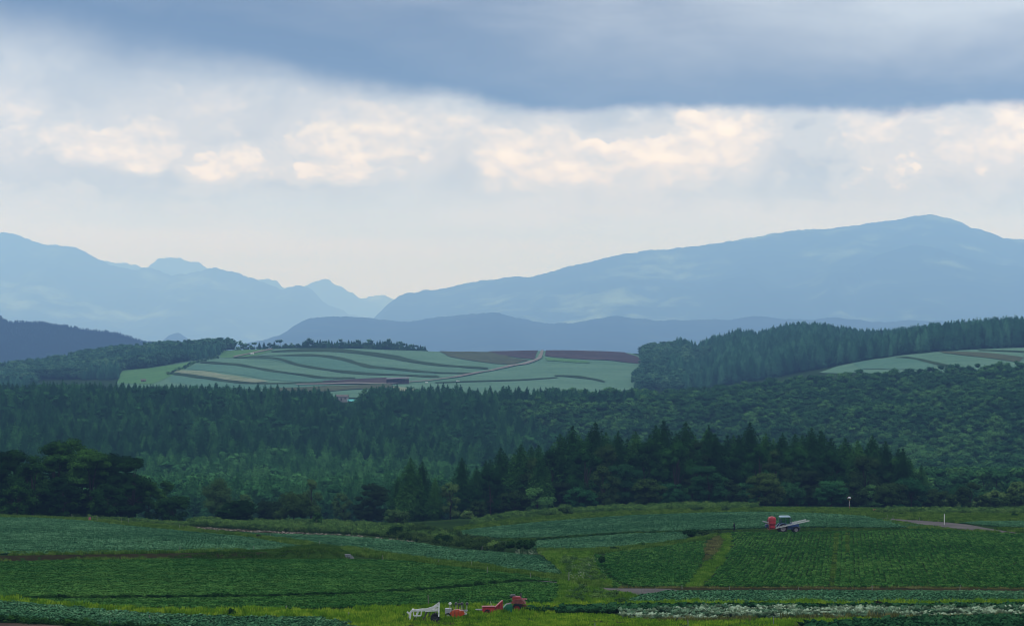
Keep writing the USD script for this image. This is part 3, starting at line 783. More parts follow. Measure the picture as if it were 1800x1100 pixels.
# low leafy trees along the foot of the larch row
FOOT = [(905, 862, 48), (945, 858, 56), (985, 848, 54), (1020, 858, 50), (1060, 820, 62), (1098, 816, 70), (1140, 842, 54), (1180, 850, 56), (1215, 840, 50), (1246, 820, 64), (1282, 842, 50), (1310, 850, 50), (1345, 832, 60), (1388, 848, 52),
        (1422, 828, 64), (1462, 846, 52), (1498, 848, 54), (1532, 852, 50), (1568, 850, 56), (1602, 842, 60), (1634, 860, 46)]
for i, (px, t, w) in enumerate(FOOT):
    own_tree("leafy_tree", f"low leafy tree at the foot of the larch row, {ORD[i]} from the left", px, None, t, w, 556 + 14 * ((i * 7) % 3), [M_TREE, M_BROAD, M_TREE, M_WOOD][i % 4], ["layer", "broad", "layer"][i % 3], 60 + i, "low leafy trees at the foot of the larch row")
TALLR = [(862, 826, 50), (935, 806, 52), (968, 790, 50), (1028, 776, 56), (1072, 782, 54), (1136, 778, 56), (1188, 776, 58), (1226, 774, 52), (1276, 786, 56), (1334, 782, 54), (1362, 790, 50), (1402, 782, 54), (1460, 790, 56), (1520, 800, 54), (1574, 806, 52)]
for i, (px, t, w) in enumerate(TALLR):
    own_tree("round_tree", f"tall round topped tree between the larches, {ORD[i]} from the left", px, None, t, w, 582 + 7 * (i % 3), [M_LARCH, M_TREE][i % 3 == 1], "slim", 130 + i, "round topped trees in the larch row")
RIGHTL = [(1662, 862, 40, "broad"), (1688, 850, 40, "slim"), (1706, 848, 44, "broad"), (1728, 856, 34, "cone"), (1748, 862, 44, "broad"), (1770, 852, 40, "cone"), (1792, 846, 46, "layer"), (1822, 850, 52, "layer"), (1716, 880, 34, "broad"), (1745, 876, 40, "broad"), (1782, 872, 40, "broad"), (1850, 848, 50, "broad"), (1672, 878, 36, "broad")]
for i, (px, t, w, st) in enumerate(sorted(RIGHTL)):
    own_tree("small_tree", f"small tree in the low line right of the larch row, {ORD[i]} from its left end", px, None, t, w, 560 + 12 * (i % 3), [M_TREE, M_LIGHT, M_BROAD][i % 3], st, 90 + i, "small trees right of the larch row")

# ---------------------------------------------------------------- bushes and weeds
def bush(label, px, base_py, top_py, width_px, mat, seed, depth=None):
    r = np.random.default_rng(2000 + seed)
    p = ground_at(px, base_py)
    D = p[1]
    h, w = (base_py - top_py) / F * D, width_px / F * D / 2
    o = thing("bush", label, "bush", p, r.uniform(0, 6.28))
    cl = [(w * 0.72 * r.uniform(-1, 1), w * 0.72 * r.uniform(-1, 1), h * r.uniform(0.25, 0.62), h * 0.36 * r.uniform(0.75, 1.15)) for _ in range(14)]
    cl = [(x * 0.9, y * 0.7, z, rc) for x, y, z, rc in cl] + [(0, 0, h * 0.66, h * 0.36)]
    put("foliage", clumped(r, cl, 90, 0.26, 0.85), mat, o)
    stems = [tube([(x * 0.2, y * 0.2, -0.3), (x * 0.6, y * 0.6, z * 0.6), (x, y, z)], [0.035, 0.025, 0.012], 5) for x, y, z, rc in cl[:5]]
    put("stems", join(stems), M_BARK, o)
BUSHES = [("round dark clipped looking bush alone between the middle fields", 914, 969, 945, 66, M_DARKTREE), ("dark bush at the top of the bank hedge", 740, 940, 918, 54, M_TREE), ("long dark bush in the middle of the bank hedge", 700, 944, 922, 58, M_DARKTREE),
          ("dark bush sloping down the bank hedge", 782, 957, 938, 60, M_DARKTREE), ("reddish green bush low in the bank hedge", 828, 963, 945, 46, M_TREE), ("light bush at the lower end of the bank hedge", 866, 966, 949, 40, M_WEED),
          ("dark bush on the ridge line left of the person", 1212, 944, 928, 36, M_DARKTREE), ("low bush right of the dark ridge line bush", 1238, 940, 931, 34, M_TREE), ("small bush at the right end of the ridge line hedge", 1262, 937, 929, 22, M_TREE),
          ("small dark bush on the line below the middle strip", 1130, 961, 951, 26, M_DARKTREE), ("low dark bush left of the small one below the middle strip", 1080, 967, 959, 32, M_DARKTREE), ("tiny dark bush in the corner of the small green field", 1058, 990, 976, 11, M_DARKTREE),
          ("pale bush at the crest grass above the middle field", 960, 907, 895, 40, M_LIGHT), ("rounded pale bush by the crest left of the larches", 992, 906, 884, 40, M_LIGHT), ("pale bush on the crest in front of the larch row", 1225, 899, 885, 28, M_LIGHT),
          ("small pale bush on the crest near the tractor", 1275, 898, 887, 16, M_LIGHT), ("dark tuft on the grass bank above the grey track", 1586, 906, 900, 18, M_DARKTREE), ("small bush on the crest bank at the right edge", 1782, 909, 900, 18, M_DARKTREE),
          ("brown dry bush at the edge of the pale strip", 1543, 1066, 1055, 18, M_BANK), ("dark weed clump on the grass line right of the brown bush", 1686, 1066, 1057, 22, M_TREE), ("brown dead weed clump near the right edge grass line", 1770, 1066, 1056, 14, M_BANK),
          ("dark weed clump on the bright grass at lower left", 407, 1082, 1068, 12, M_DARKTREE), ("reddish weed clump by the soil strip", 455, 946, 938, 14, M_BANK), ("weedy clump at the end of the brown track", 1090, 1062, 1049, 44, M_WEED), ("pale bushy clump beside the brown track", 1072, 1052, 1040, 32, M_LIGHT)]
for i, (label, px, b, t, w, m) in enumerate(BUSHES):
    bush(label, px, b, t, w, m, i)

# ---------------------------------------------------------------- sheets on the land
def ribbon(top, bottom, mat, lift, name=None, label=None, category=None, kind="structure", nu=60, nv=8, parent=None, skirt=0.0):
    """A sheet between an upper and a lower line seen on the land, laid a little above it."""
    top, bottom = np.array(top, float), np.array(bottom, float)
    def along(l, n):
        s = np.concatenate([[0], np.cumsum(np.hypot(*np.diff(l, axis=0).T))])
        t = np.linspace(0, s[-1], n)
        return np.stack([PchipInterpolator(s, l[:, 0])(t), PchipInterpolator(s, l[:, 1])(t)], 1)
    a, b = ground_at(*along(top, nu).T), ground_at(*along(bottom, nu).T)
    t = np.linspace(0, 1, nv)[:, None, None]
    P = b[None] * (1 - t) + a[None] * t
    P[..., 2] = height(P[..., 0], P[..., 1]) + lift
    if skirt:
        P = np.concatenate([P[:1] - [0, 0, skirt], P, P[-1:] - [0, 0, skirt]])
    m = grid_mesh(P)
    if name is None:
        return m
    return tag(put(name, m, mat, parent, smooth=True), label, category, kind=kind)

def crop_sheet(name, stripes, c0, c1, c2, period=1.6):
    """Far field surface: rows too fine to see singly, in bands of slightly different green."""
    g = Nodes()
    pos = g.node("geometry", "position")
    n1 = g.noise(pos, 0.012, 4.0, 0.6)
    n2 = g.noise(g.node("vector_math", "vector", math_type="multiply", vector1=pos, vector2=stripes), 1.0, 3.0, 0.6)
    n3 = g.noise(pos, 0.35, 3.0, 0.6)
    t = g.add(g.add(g.mul(n1, 0.35), g.mul(n2, 0.4)), g.mul(n3, 0.25))
    col = g.ramp(t, [(0.36, c0), (0.5, c1), (0.64, c2)])
    return g.make(f"/World/Looks/{name}", surface=g.node("diffuse_bsdf", "BSDF", color=col, roughness=0.5))
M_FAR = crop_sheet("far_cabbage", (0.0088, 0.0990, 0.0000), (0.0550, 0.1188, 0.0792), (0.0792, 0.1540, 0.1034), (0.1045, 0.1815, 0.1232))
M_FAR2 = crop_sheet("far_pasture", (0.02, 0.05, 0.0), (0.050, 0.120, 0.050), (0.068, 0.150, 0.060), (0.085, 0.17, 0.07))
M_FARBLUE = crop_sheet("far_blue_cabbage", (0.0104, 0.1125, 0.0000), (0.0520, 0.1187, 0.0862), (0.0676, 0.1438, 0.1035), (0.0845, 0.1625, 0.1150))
M_VERGE = earth("far_verge", (0.020, 0.040, 0.020), (0.030, 0.055, 0.026), (0.042, 0.065, 0.030), 0.03, 0.2)
M_PLOUGH = earth("ploughed_soil", (0.040, 0.034, 0.036), (0.054, 0.044, 0.046), (0.072, 0.058, 0.056), 0.02, 0.15)
M_PLOUGHG = earth("weedy_soil", (0.045, 0.060, 0.034), (0.060, 0.072, 0.042), (0.075, 0.095, 0.050), 0.02, 0.12)
M_PALE = earth("pale_harvest", (0.10, 0.15, 0.085), (0.16, 0.19, 0.12), (0.24, 0.25, 0.19), 0.02, 0.25)
M_FROAD = earth("far_track", (0.13, 0.12, 0.105), (0.17, 0.155, 0.135), (0.21, 0.19, 0.165), 0.02, 0.2)

# the far striped hill
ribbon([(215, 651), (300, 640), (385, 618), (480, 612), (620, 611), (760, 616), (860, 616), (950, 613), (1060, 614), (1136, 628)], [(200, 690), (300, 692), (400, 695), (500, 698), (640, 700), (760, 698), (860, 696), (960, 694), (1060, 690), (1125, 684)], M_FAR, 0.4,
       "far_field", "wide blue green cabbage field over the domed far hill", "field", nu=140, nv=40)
FAR_STRIPS = [
    ("far_pasture", "bright green pasture at the left foot of the striped hill", "field", M_FAR2, 0.7, [(214, 652), (270, 645), (325, 638), (345, 635)], [(205, 676), (262, 676), (296, 664), (345, 637)]),
    ("far_pasture", "green pasture beside the left wood high on the striped hill", "field", M_FAR2, 0.7, [(386, 619), (430, 615), (478, 613)], [(388, 629), (425, 628), (478, 617)]),
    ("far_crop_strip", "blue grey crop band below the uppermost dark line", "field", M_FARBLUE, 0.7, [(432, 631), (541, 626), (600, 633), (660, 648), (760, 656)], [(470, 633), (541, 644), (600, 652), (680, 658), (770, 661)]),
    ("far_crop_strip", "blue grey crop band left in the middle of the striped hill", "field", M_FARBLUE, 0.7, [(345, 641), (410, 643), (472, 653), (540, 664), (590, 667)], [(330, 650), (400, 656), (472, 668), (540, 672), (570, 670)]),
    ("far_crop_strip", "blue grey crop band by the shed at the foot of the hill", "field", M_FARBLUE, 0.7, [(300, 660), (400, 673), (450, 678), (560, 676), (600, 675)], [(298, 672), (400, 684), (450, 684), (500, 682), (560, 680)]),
    ("verge_strip", "dark verge line across the top of the striped hill", "verge", M_VERGE, 1.0, [(477, 618), (569, 613), (624, 617), (680, 623), (727, 633), (791, 642), (858, 648)], [(477, 620), (569, 618), (624, 622), (680, 630), (727, 638), (791, 646), (858, 650)]),
    ("verge_strip", "second dark verge line bending down to the right", "verge", M_VERGE, 1.0, [(430, 628), (486, 625), (541, 623), (597, 629), (652, 643), (680, 646), (763, 654), (833, 657)], [(430, 630), (486, 627), (541, 627), (597, 634), (652, 648), (680, 650), (763, 657), (833, 659)]),
    ("verge_strip", "third dark verge line from the wood to the shed", "verge", M_VERGE, 1.0, [(411, 628), (472, 629), (541, 643), (611, 654), (680, 658), (772, 662)], [(411, 630), (472, 632), (541, 647), (611, 657), (680, 661), (772, 664)]),
    ("verge_strip", "fourth dark verge line low on the left of the hill", "verge", M_VERGE, 1.0, [(352, 636), (411, 639), (472, 650), (527, 658), (583, 664), (624, 665)], [(352, 639), (411, 643), (472, 654), (527, 661), (583, 667), (624, 667)]),
    ("pale_strip", "pale harvested strip low on the left of the striped hill", "field", M_PALE, 1.0, [(312, 652), (350, 653), (410, 662), (472, 671)], [(300, 655), (350, 661), (410, 670), (450, 673)]),
    ("pale_strip", "cream harvested patch peeping above the front wood", "field", M_PALE, 1.0, [(690, 681), (715, 683), (738, 688)], [(690, 698), (715, 698), (738, 690)]),
    ("verge_strip", "dark verge line under the pale harvested strip", "verge", M_VERGE, 1.0, [(292, 655), (347, 662), (402, 670), (447, 674), (541, 673), (640, 670)], [(292, 658), (347, 665), (402, 673), (447, 676), (541, 675), (640, 672)]),
    ("ploughed_plot", "dark brown plot left of the shed", "field", M_PLOUGH, 1.0, [(568, 670), (620, 668), (680, 666)], [(568, 674), (620, 674), (680, 674)]),
    ("ploughed_plot", "dull brown plot above the front wood left of the shed", "field", M_PLOUGHG, 1.0, [(470, 683), (540, 681), (630, 678), (690, 676)], [(480, 689), (540, 690), (630, 686), (690, 681)]),
    ("ploughed_plot", "dark brown plot left of the pale track on the crest", "field", M_PLOUGH, 1.0, [(858, 619), (900, 616), (946, 613.5)], [(870, 624), (900, 628), (940, 632)]),
    ("weedy_plot", "olive brown plot left of the dark brown crest plot", "field", M_PLOUGHG, 1.0, [(772, 619), (815, 619), (858, 620), (900, 629), (930, 634)], [(790, 628), (820, 634), (850, 638), (890, 641), (915, 638)]),
    ("ploughed_plot", "large purple brown plot right of the pale track on the crest", "field", M_PLOUGH, 1.0, [(960, 614), (1010, 613.2), (1069, 615.5), (1110, 624), (1136, 636)], [(958, 627), (1010, 631), (1060, 634), (1100, 638), (1134, 640)]),
    ("far_pasture", "light green strip under the purple brown crest plot", "field", M_FAR2, 1.0, [(958, 629), (1000, 632), (1036, 636)], [(962, 635), (1000, 637), (1036, 639)]),
    ("verge_strip", "short curved dark line right of the pale track", "verge", M_VERGE, 1.0, [(975, 660), (1013, 661), (1063, 671)], [(975, 662), (1013, 664.5), (1063, 673)]),
    ("verge_strip", "thin verge line across the lower right of the far hill", "verge", M_VERGE, 1.0, [(765, 672), (850, 670), (916, 668), (980, 664)], [(765, 673.5), (850, 671.5), (916, 669.5), (980, 665.2)]),
    ("far_track", "pale farm track climbing over the crest of the far hill", "track", M_FROAD, 1.4, [(680, 676), (763, 667.5), (827, 658.5), (883, 646.5), (936, 634.5), (946, 628), (951, 614)], [(681, 677.2), (763, 668.7), (828, 660.4), (884, 648.4), (940, 637), (952.5, 629), (955.5, 614)]),
    ("far_track", "thin pale track near the white truck on the far hill", "track", M_FROAD, 1.4, [(410, 627.6), (440, 621.2), (478, 614)], [(411, 629), (442, 622.6), (480, 615)]),
    ("far_track", "thin pale track past the shed on the far hill", "track", M_FROAD, 1.4, [(520, 676.5), (600, 675.5), (680, 675)], [(520, 678), (600, 677), (680, 676.6)]),
]
for nm, lab, cat, m, lift, a, b in FAR_STRIPS:
    ribbon(a, b, m, lift, nm, lab, cat, nu=70, nv=7)
# the pale field under the right wood
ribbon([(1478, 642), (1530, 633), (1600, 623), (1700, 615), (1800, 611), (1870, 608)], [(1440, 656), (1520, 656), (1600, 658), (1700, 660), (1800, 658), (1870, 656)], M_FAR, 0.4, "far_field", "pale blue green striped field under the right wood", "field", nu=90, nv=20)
for lab, m, a, b in [("dark verge line across the left of the plateau field", M_VERGE, [(1575, 628), (1640, 636), (1700, 652)], [(1575, 630), (1640, 640), (1690, 655)]),
                     ("brown band across the plateau field", M_PLOUGHG, [(1650, 620), (1720, 621), (1800, 630)], [(1660, 623), (1720, 628), (1790, 639)]),
                     ("thin verge line at the top right of the plateau field", M_VERGE, [(1720, 616), (1800, 619), (1860, 622)], [(1720, 617.5), (1800, 621), (1860, 624)]),
                     ("blue band at the left of the plateau field", M_FARBLUE, [(1500, 640), (1580, 632), (1640, 641)], [(1510, 650), (1580, 650), (1640, 652)])]:
    ribbon(a, b, m, 0.9, "verge_strip" if m is M_VERGE else "plateau_strip", lab, "field", nu=40, nv=7)

M_GRASSG = earth("grassy_slope", (0.014, 0.036, 0.007), (0.024, 0.054, 0.009), (0.034, 0.066, 0.012), 0.12, 0.9)
ribbon([(425, 968), (470, 966), (510, 959.5), (560, 955), (592, 959), (612, 972)], [(425, 984), (470, 984), (510, 984), (560, 984), (600, 984), (618, 980)], M_GRASSG, 0.06, "grass_mound", "smooth green mound at the end of the upper left field", "mound", nu=120, nv=24)
# near tracks and banks
ribbon([(1530, 910), (1570, 911.5), (1620, 914.5), (1700, 922), (1745, 930), (1790, 937)], [(1530, 911), (1566, 915), (1610, 921), (1680, 929), (1725, 936), (1790, 939)], M_ROAD, 0.06, "grey_track", "grey gravel track curving along the right crest", "track", nu=120, nv=8)
ribbon([(925, 1014), (945, 1018), (1000, 1023), (1040, 1029), (1075, 1034), (1130, 1034.5), (1190, 1035)], [(925, 1016), (945, 1020.5), (1000, 1027), (1040, 1034), (1070, 1042), (1120, 1049), (1190, 1038)], M_ROAD, 0.05, "brown_track", "grey brown dirt track crossing the grass in the middle", "track", nu=120, nv=8)
ribbon([(1090, 1032.5), (1200, 1032), (1400, 1032), (1600, 1033), (1860, 1036), (2080, 1038)], [(1090, 1035), (1200, 1037), (1400, 1037.5), (1600, 1038), (1860, 1040), (2080, 1042)], M_BANK, 0.05, "earth_bank", "thin brown earth bank under the big right field", "bank", nu=200, nv=6)
ribbon([(1396, 1094), (1440, 1092), (1480, 1091)], [(1396, 1104), (1440, 1104), (1480, 1104)], M_DIRT, 0.05, "brown_track", "pale brown track at the bottom right edge", "track", nu=30)
ribbon([(-80, 1093), (0, 1095), (60, 1097), (110, 1100)], [(-80, 1120), (0, 1120), (60, 1118), (110, 1104)], M_DIRT, 0.05, "brown_track", "pinkish brown track at the bottom left corner", "track", nu=40)
ribbon([(640, 1094), (700, 1090), (780, 1090), (800, 1094)], [(640, 1106), (700, 1104), (780, 1104), (800, 1100)], M_BANK, 0.05, "bare_soil", "bare brown soil in front of the white implement", "soil", nu=40)
ribbon([(1000, 1094), (1060, 1091), (1120, 1093)], [(1000, 1106), (1060, 1106), (1120, 1104)], M_BANK, 0.05, "bare_soil", "bare dark soil at the bottom right of the machines", "soil", nu=30)
ribbon([(-290, 978), (0, 977), (130, 975), (260, 973.5), (430, 971), (470, 971)], [(-290, 991), (0, 988), (130, 984), (260, 982.5), (430, 981), (470, 976)], M_BANK, 0.07, "earth_bank", "brown earth bank along the foot of the upper left field", "bank", nu=200, nv=8)
ribbon([(286, 922), (350, 925.5), (420, 930), (500, 934.5), (570, 938.5), (650, 944)], [(286, 925.5), (350, 929.5), (420, 934), (500, 937.5), (570, 940), (650, 945)], M_BANK, 0.06, "bare_soil", "strip of pale bare soil along the top of the left fields", "soil", nu=160, nv=6)
ribbon([(1240, 960), (1248, 950), (1258, 945), (1264, 948)], [(1239, 980), (1246, 974), (1254, 966), (1264, 954)], M_BANK, 0.05, "earth_bank", "brown bare patch on the grassy bank between the right fields", "bank", nu=40)
# ---------------------------------------------------------------- crops, grass
from scipy.spatial.transform import Rotation

def frames(pts, turn):
    """Quaternions (w x y z) that stand a shape on the slope with its x axis along the bearing."""
    x, y = pts[:, 0], pts[:, 1]
    e = 0.8
    gx = (height(x + e, y) - height(x - e, y)) / (2 * e)
    gy = (height(x, y + e) - height(x, y - e)) / (2 * e)
    gx, gy = np.clip(gx, -0.6, 0.6), np.clip(gy, -0.6, 0.6)
    t = np.stack([np.cos(turn), np.sin(turn), np.cos(turn) * gx + np.sin(turn) * gy], 1)
    t /= np.linalg.norm(t, axis=1, keepdims=True)
    n = np.stack([-gx, -gy, np.ones(len(x))], 1)
    n /= np.linalg.norm(n, axis=1, keepdims=True)
    b = np.cross(n, t)
    b /= np.linalg.norm(b, axis=1, keepdims=True)
    n = np.cross(t, b)
    q = Rotation.from_matrix(np.stack([t, b, n], -1)).as_quat()
    return q[:, [3, 0, 1, 2]]

def cabbage(r, d=0.42, h=0.24, leaves=8, heart=True):
    """One cabbage plant: bent outer leaves round a heart."""
    parts = []
    for k in range(leaves):
        a = k * 2.4 + r.uniform(-0.3, 0.3)
        L, w, up = d * 0.5 * r.uniform(0.8, 1.25), d * 0.24 * r.uniform(0.8, 1.2), h * r.uniform(0.55, 1.15)
        u, s = np.array([math.cos(a), math.sin(a), 0]), np.array([-math.sin(a), math.cos(a), 0])
        z = np.array([0, 0, 1.0])
        v = np.array([u * 0.03 + z * 0.03, u * L * 0.5 - s * w + z * up * 0.75, u * L * 0.5 + s * w + z * up * 0.75, u * L * 0.55 + z * up * 0.6, u * L - s * w * 0.5 + z * up, u * L + s * w * 0.5 + z * up * 0.95])
        parts.append((v, np.array([[0, 1, 3], [0, 3, 2], [1, 4, 3], [2, 3, 5], [3, 4, 5]])))
    if heart:
        o = trimesh.creation.icosphere(0, 1.0)
        parts.append((np.array(o.vertices) * [d * 0.2, d * 0.2, h * 0.5] + [0, 0, h * 0.45], np.array(o.faces)))
    return join(parts)

def row_piece(r, length=1.6, gap=0.32, **kw):
    parts = []
    for k in range(int(round(length / gap))):
        v, f = cabbage(r, **kw)
        a = r.uniform(0, 6.28)
        c, s = math.cos(a), math.sin(a)
        sc = r.uniform(0.8, 1.2)
        v = np.stack([v[:, 0] * c - v[:, 1] * s, v[:, 0] * s + v[:, 1] * c, v[:, 2]], 1) * sc
        parts.append((v + [(k + 0.5) * gap - length / 2 + r.normal(0, 0.06), r.normal(0, 0.07), -0.02], f))
    return join(parts)

def tuft(r, n=34, spread=0.45, h=0.42, w=0.035):
    v, f = [], []
    for k in range(n):
        a, q = r.uniform(0, 6.28), spread * math.sqrt(r.uniform())
        b, lean, hh = r.uniform(0, 6.28), r.uniform(0.1, 0.5), h * r.uniform(0.5, 1.25)
        p = np.array([q * math.cos(a), q * math.sin(a), -0.04])
        s = np.array([math.cos(b), math.sin(b), 0]) * w * r.uniform(0.7, 1.5)
        tip = p + [math.cos(b + 1.57) * lean * hh, math.sin(b + 1.57) * lean * hh, hh]
        mid = p * 0.45 + tip * 0.55 + [0, 0, 0.08 * hh]
        i = len(v) * 5
        v.append([p - s, p + s, mid - s * 0.8, mid + s * 0.8, tip])
        f += [[i, i + 1, i + 2], [i + 1, i + 3, i + 2], [i + 2, i + 3, i + 4]]
    return np.array(v).reshape(-1, 3), np.array(f)

M_CABB = leaf_mat("cabbage_leaves", (0.0242, 0.0767, 0.0348), (0.0483, 0.1332, 0.0580), (0.1126, 0.2260, 0.1103), 0.05, 1.6, 0.1, 0.35)
M_GREENS = leaf_mat("green_crop_leaves", (0.0155, 0.0654, 0.0132), (0.0371, 0.1126, 0.0222), (0.0741, 0.1671, 0.0354), 0.035, 1.6, 0.15, 0.35)
M_DARKCROP = leaf_mat("dark_crop_leaves", (0.0094, 0.0406, 0.0152), (0.0203, 0.0718, 0.0257), (0.0374, 0.0998, 0.0374), 0.05, 1.6, 0.1, 0.3)
M_PALECROP = leaf_mat("pale_cabbage_leaves", (0.050, 0.110, 0.055), (0.160, 0.235, 0.140), (0.320, 0.400, 0.270), 0.4, 2.2, 0.15, 0.5)
M_GRASS = leaf_mat("grass_blades", (0.0615, 0.1423, 0.0084), (0.1136, 0.2263, 0.0121), (0.2011, 0.2912, 0.0217), 0.12, 0.8, 0.25, 0.5)
M_VERGEG = leaf_mat("verge_grass", (0.038, 0.090, 0.012), (0.066, 0.132, 0.018), (0.105, 0.170, 0.032), 0.12, 0.8, 0.22, 0.5)
M_WEDGE = leaf_mat("wedge_grass", (0.042, 0.110, 0.010), (0.076, 0.165, 0.015), (0.125, 0.215, 0.030), 0.12, 0.8, 0.22, 0.5)
M_MOUND = leaf_mat("mound_grass", (0.022, 0.060, 0.010), (0.036, 0.084, 0.012), (0.056, 0.105, 0.018), 0.12, 0.8, 0.2, 0.5)
M_DRY = leaf_mat("dry_grass", (0.0576, 0.0720, 0.0202), (0.1080, 0.1152, 0.0346), (0.1584, 0.1584, 0.0576), 0.15, 0.8, 0.2, 0.5)

rng = np.random.default_rng(31)
CABB = [row_piece(rng) for _ in range(5)]
GREENS = [row_piece(rng, 1.6, 0.27, d=0.36, h=0.22, leaves=7, heart=False) for _ in range(5)]
TALLCROP = [row_piece(rng, 1.6, 0.4, d=0.62, h=0.42, leaves=9) for _ in range(4)]
TUFTS = [tuft(rng) for _ in range(4)]
LOWTUFTS = [tuft(rng, 30, 0.5, 0.24, 0.035) for _ in range(3)]
WEEDS = [clumped(rng, [(rng.uniform(-0.4, 0.4), rng.uniform(-0.4, 0.4), rng.uniform(0.15, 0.6), rng.uniform(0.2, 0.34)) for _ in range(6)], 170, 0.17, 0.9, 0.5) for _ in range(4)]

def bounds_of(polys):
    P = np.concatenate([ground_at(*np.array(p, float).T) for p in polys])
    return P[:, 0].min() - 3, P[:, 0].max() + 3, P[:, 1].min() - 6, P[:, 1].max() + 6

def crop(name, label, polys, bearing, shapes, mat, gap=0.50, step=1.6, seed=0, thin=0.02, holes=(), scale=(0.85, 1.15), skip=None):
    r = np.random.default_rng(4000 + seed)
    x0, x1, y0, y1 = bounds_of(polys)
    c = np.array([(x0 + x1) / 2, (y0 + y1) / 2])
    R = math.hypot(x1 - x0, y1 - y0) / 2
    u, v = np.array([math.cos(bearing), math.sin(bearing)]), np.array([-math.sin(bearing), math.cos(bearing)])
    a, b = np.meshgrid(np.arange(-R, R, step), np.arange(-R, R, gap))
    a = a + r.uniform(-0.5, 0.5, (a.shape[0], 1)) * step
    p = c + a.reshape(-1, 1) * u + b.reshape(-1, 1) * v
    p = p[(p[:, 0] > x0) & (p[:, 0] < x1) & (p[:, 1] > y0) & (p[:, 1] < y1)]
    p = np.column_stack([p, height(p[:, 0], p[:, 1])])
    px, py = pixel(p)
    k = np.zeros(len(p), bool)
    for q in polys:
        k |= inside(q, px, py)
    for q in holes:
        k &= ~inside(q, px, py)
    k &= r.uniform(size=len(p)) > thin
    if skip is not None:
        k &= ~skip(p)
    p = p[k]
    turn = np.full(len(p), bearing) + np.pi * r.integers(0, 2, len(p))
    s = r.uniform(*scale, len(p)) * (0.88 + 0.26 * meshkit.noise(p * [0.06, 0.06, 0], 6))
    sc = np.stack([np.ones(len(p)), s, s], 1)
    scatter(name, [(m, mat) for m in shapes], p, frames(p, turn), sc, r.integers(0, len(shapes), len(p)), label, "crop")

def grass(name, label, polys, per_m2, shapes, mat, seed=0, scale=(0.6, 1.3), category="grass", holes=()):
    r = np.random.default_rng(5000 + seed)
    out = []
    for q in polys:
        x0, x1, y0, y1 = bounds_of([q])
        n = int((x1 - x0) * (y1 - y0) * per_m2)
        p = np.stack([r.uniform(x0, x1, n), r.uniform(y0, y1, n)], 1)
        p = np.column_stack([p, height(p[:, 0], p[:, 1])])
        px, py = pixel(p)
        k = inside(q, px, py)
        for hq in holes:
            k &= ~inside(hq, px, py)
        k &= meshkit.noise(p * [0.5, 0.5, 0], 12) > 0.12
        out.append(p[k])
    p = np.concatenate(out)
    s = r.uniform(*scale, len(p)) * (0.7 + 0.6 * meshkit.noise(p * [0.25, 0.25, 0], 9))
    sc = np.stack([0.6 + 0.4 * s, 0.6 + 0.4 * s, s], 1)
    scatter(name, [(m, mat) for m in shapes], p, r.uniform(0, 6.28, len(p)), sc, r.integers(0, len(shapes), len(p)), label, category)

def bearing(pa, pb):
    a, b = ground_at(*pa), ground_at(*pb)
    return math.atan2(b[1] - a[1], b[0] - a[0])

FIELD_A = [[(-290, 909), (0, 908), (100, 912.5), (160, 917.5), (240, 926.5), (330, 935), (430, 944.5), (525, 961), (470, 966.5), (380, 969), (300, 971), (150, 973), (0, 975), (-290, 976)]]
SEAM = [[(180, 957), (300, 950.5), (400, 941.5), (404, 943), (300, 952.2), (180, 958)]]
FIELD_D = [[(322, 931), (400, 935.5), (480, 939), (600, 942.5), (700, 951), (800, 966), (900, 974), (945, 978), (962, 990), (986, 1013), (940, 1008), (850, 995), (760, 985), (700, 976.5), (640, 967), (600, 962), (540, 955), (430, 941)]]
FIELD_B = [[(-290, 991), (0, 989), (130, 985.5), (300, 984), (600, 984), (700, 986.5), (800, 998), (900, 1009), (945, 1013), (985, 1023), (920, 1019), (800, 1031), (700, 1038), (600, 1043), (450, 1047), (300, 1048.5), (0, 1050.5), (-290, 1051)]]
FIELD_C = [[(30, 1054), (300, 1053), (450, 1051), (600, 1047.5), (800, 1036), (920, 1024), (985, 1026), (985, 1042), (972, 1060), (900, 1064), (700, 1066), (540, 1071), (400, 1071), (300, 1071), (200, 1067), (100, 1060)]]
FIELD_N = [[(-290, 1056), (0, 1057), (60, 1062), (150, 1070), (250, 1079), (400, 1085), (560, 1086), (615, 1096), (620, 1112), (300, 1106), (150, 1097), (0, 1091), (-290, 1090)]]
FIELD_E = [[(790, 937), (850, 928), (950, 918), (1100, 907), (1250, 901.5), (1330, 900), (1430, 902.5), (1520, 908), (1560, 914.5), (1630, 925.5), (1580, 928), (1420, 926.5), (1290, 929.5), (1250, 932), (1100, 935), (950, 945), (880, 946)],
           [(945, 951), (1100, 939.5), (1200, 936), (1215, 940), (1190, 951), (1100, 961), (1000, 966), (945, 965)]]
FIELD_F = [[(1064, 973), (1150, 963), (1232, 951), (1240, 953), (1236, 985), (1214, 1022), (1203, 1031), (1112, 1032), (1082, 1020), (1058, 990)], [(1043, 976), (1054, 973), (1056, 995), (1078, 1022), (1098, 1032), (1076, 1031), (1048, 1003)]]
FIELD_G = [[(1287, 936), (1400, 936.5), (1560, 933), (1640, 929), (1760, 938), (2080, 941), (2080, 1034), (1700, 1032.5), (1240, 1031), (1272, 990), (1288, 960)]]
TRACKS = [[(1468, 937), (1473, 937), (1465.5, 1031), (1459.5, 1031)], [(1486, 937), (1491, 937), (1488.5, 1031), (1483, 1031)]]
FIELD_H = [[(1118, 1049), (1180, 1040.5), (1300, 1040), (1600, 1040), (2080, 1042), (2080, 1059), (1500, 1060), (1100, 1060)]]
FIELD_K = [[(930, 1072), (1060, 1068), (1300, 1066.5), (2080, 1066), (2080, 1071), (1300, 1071), (1180, 1073), (1080, 1078), (940, 1078)]]
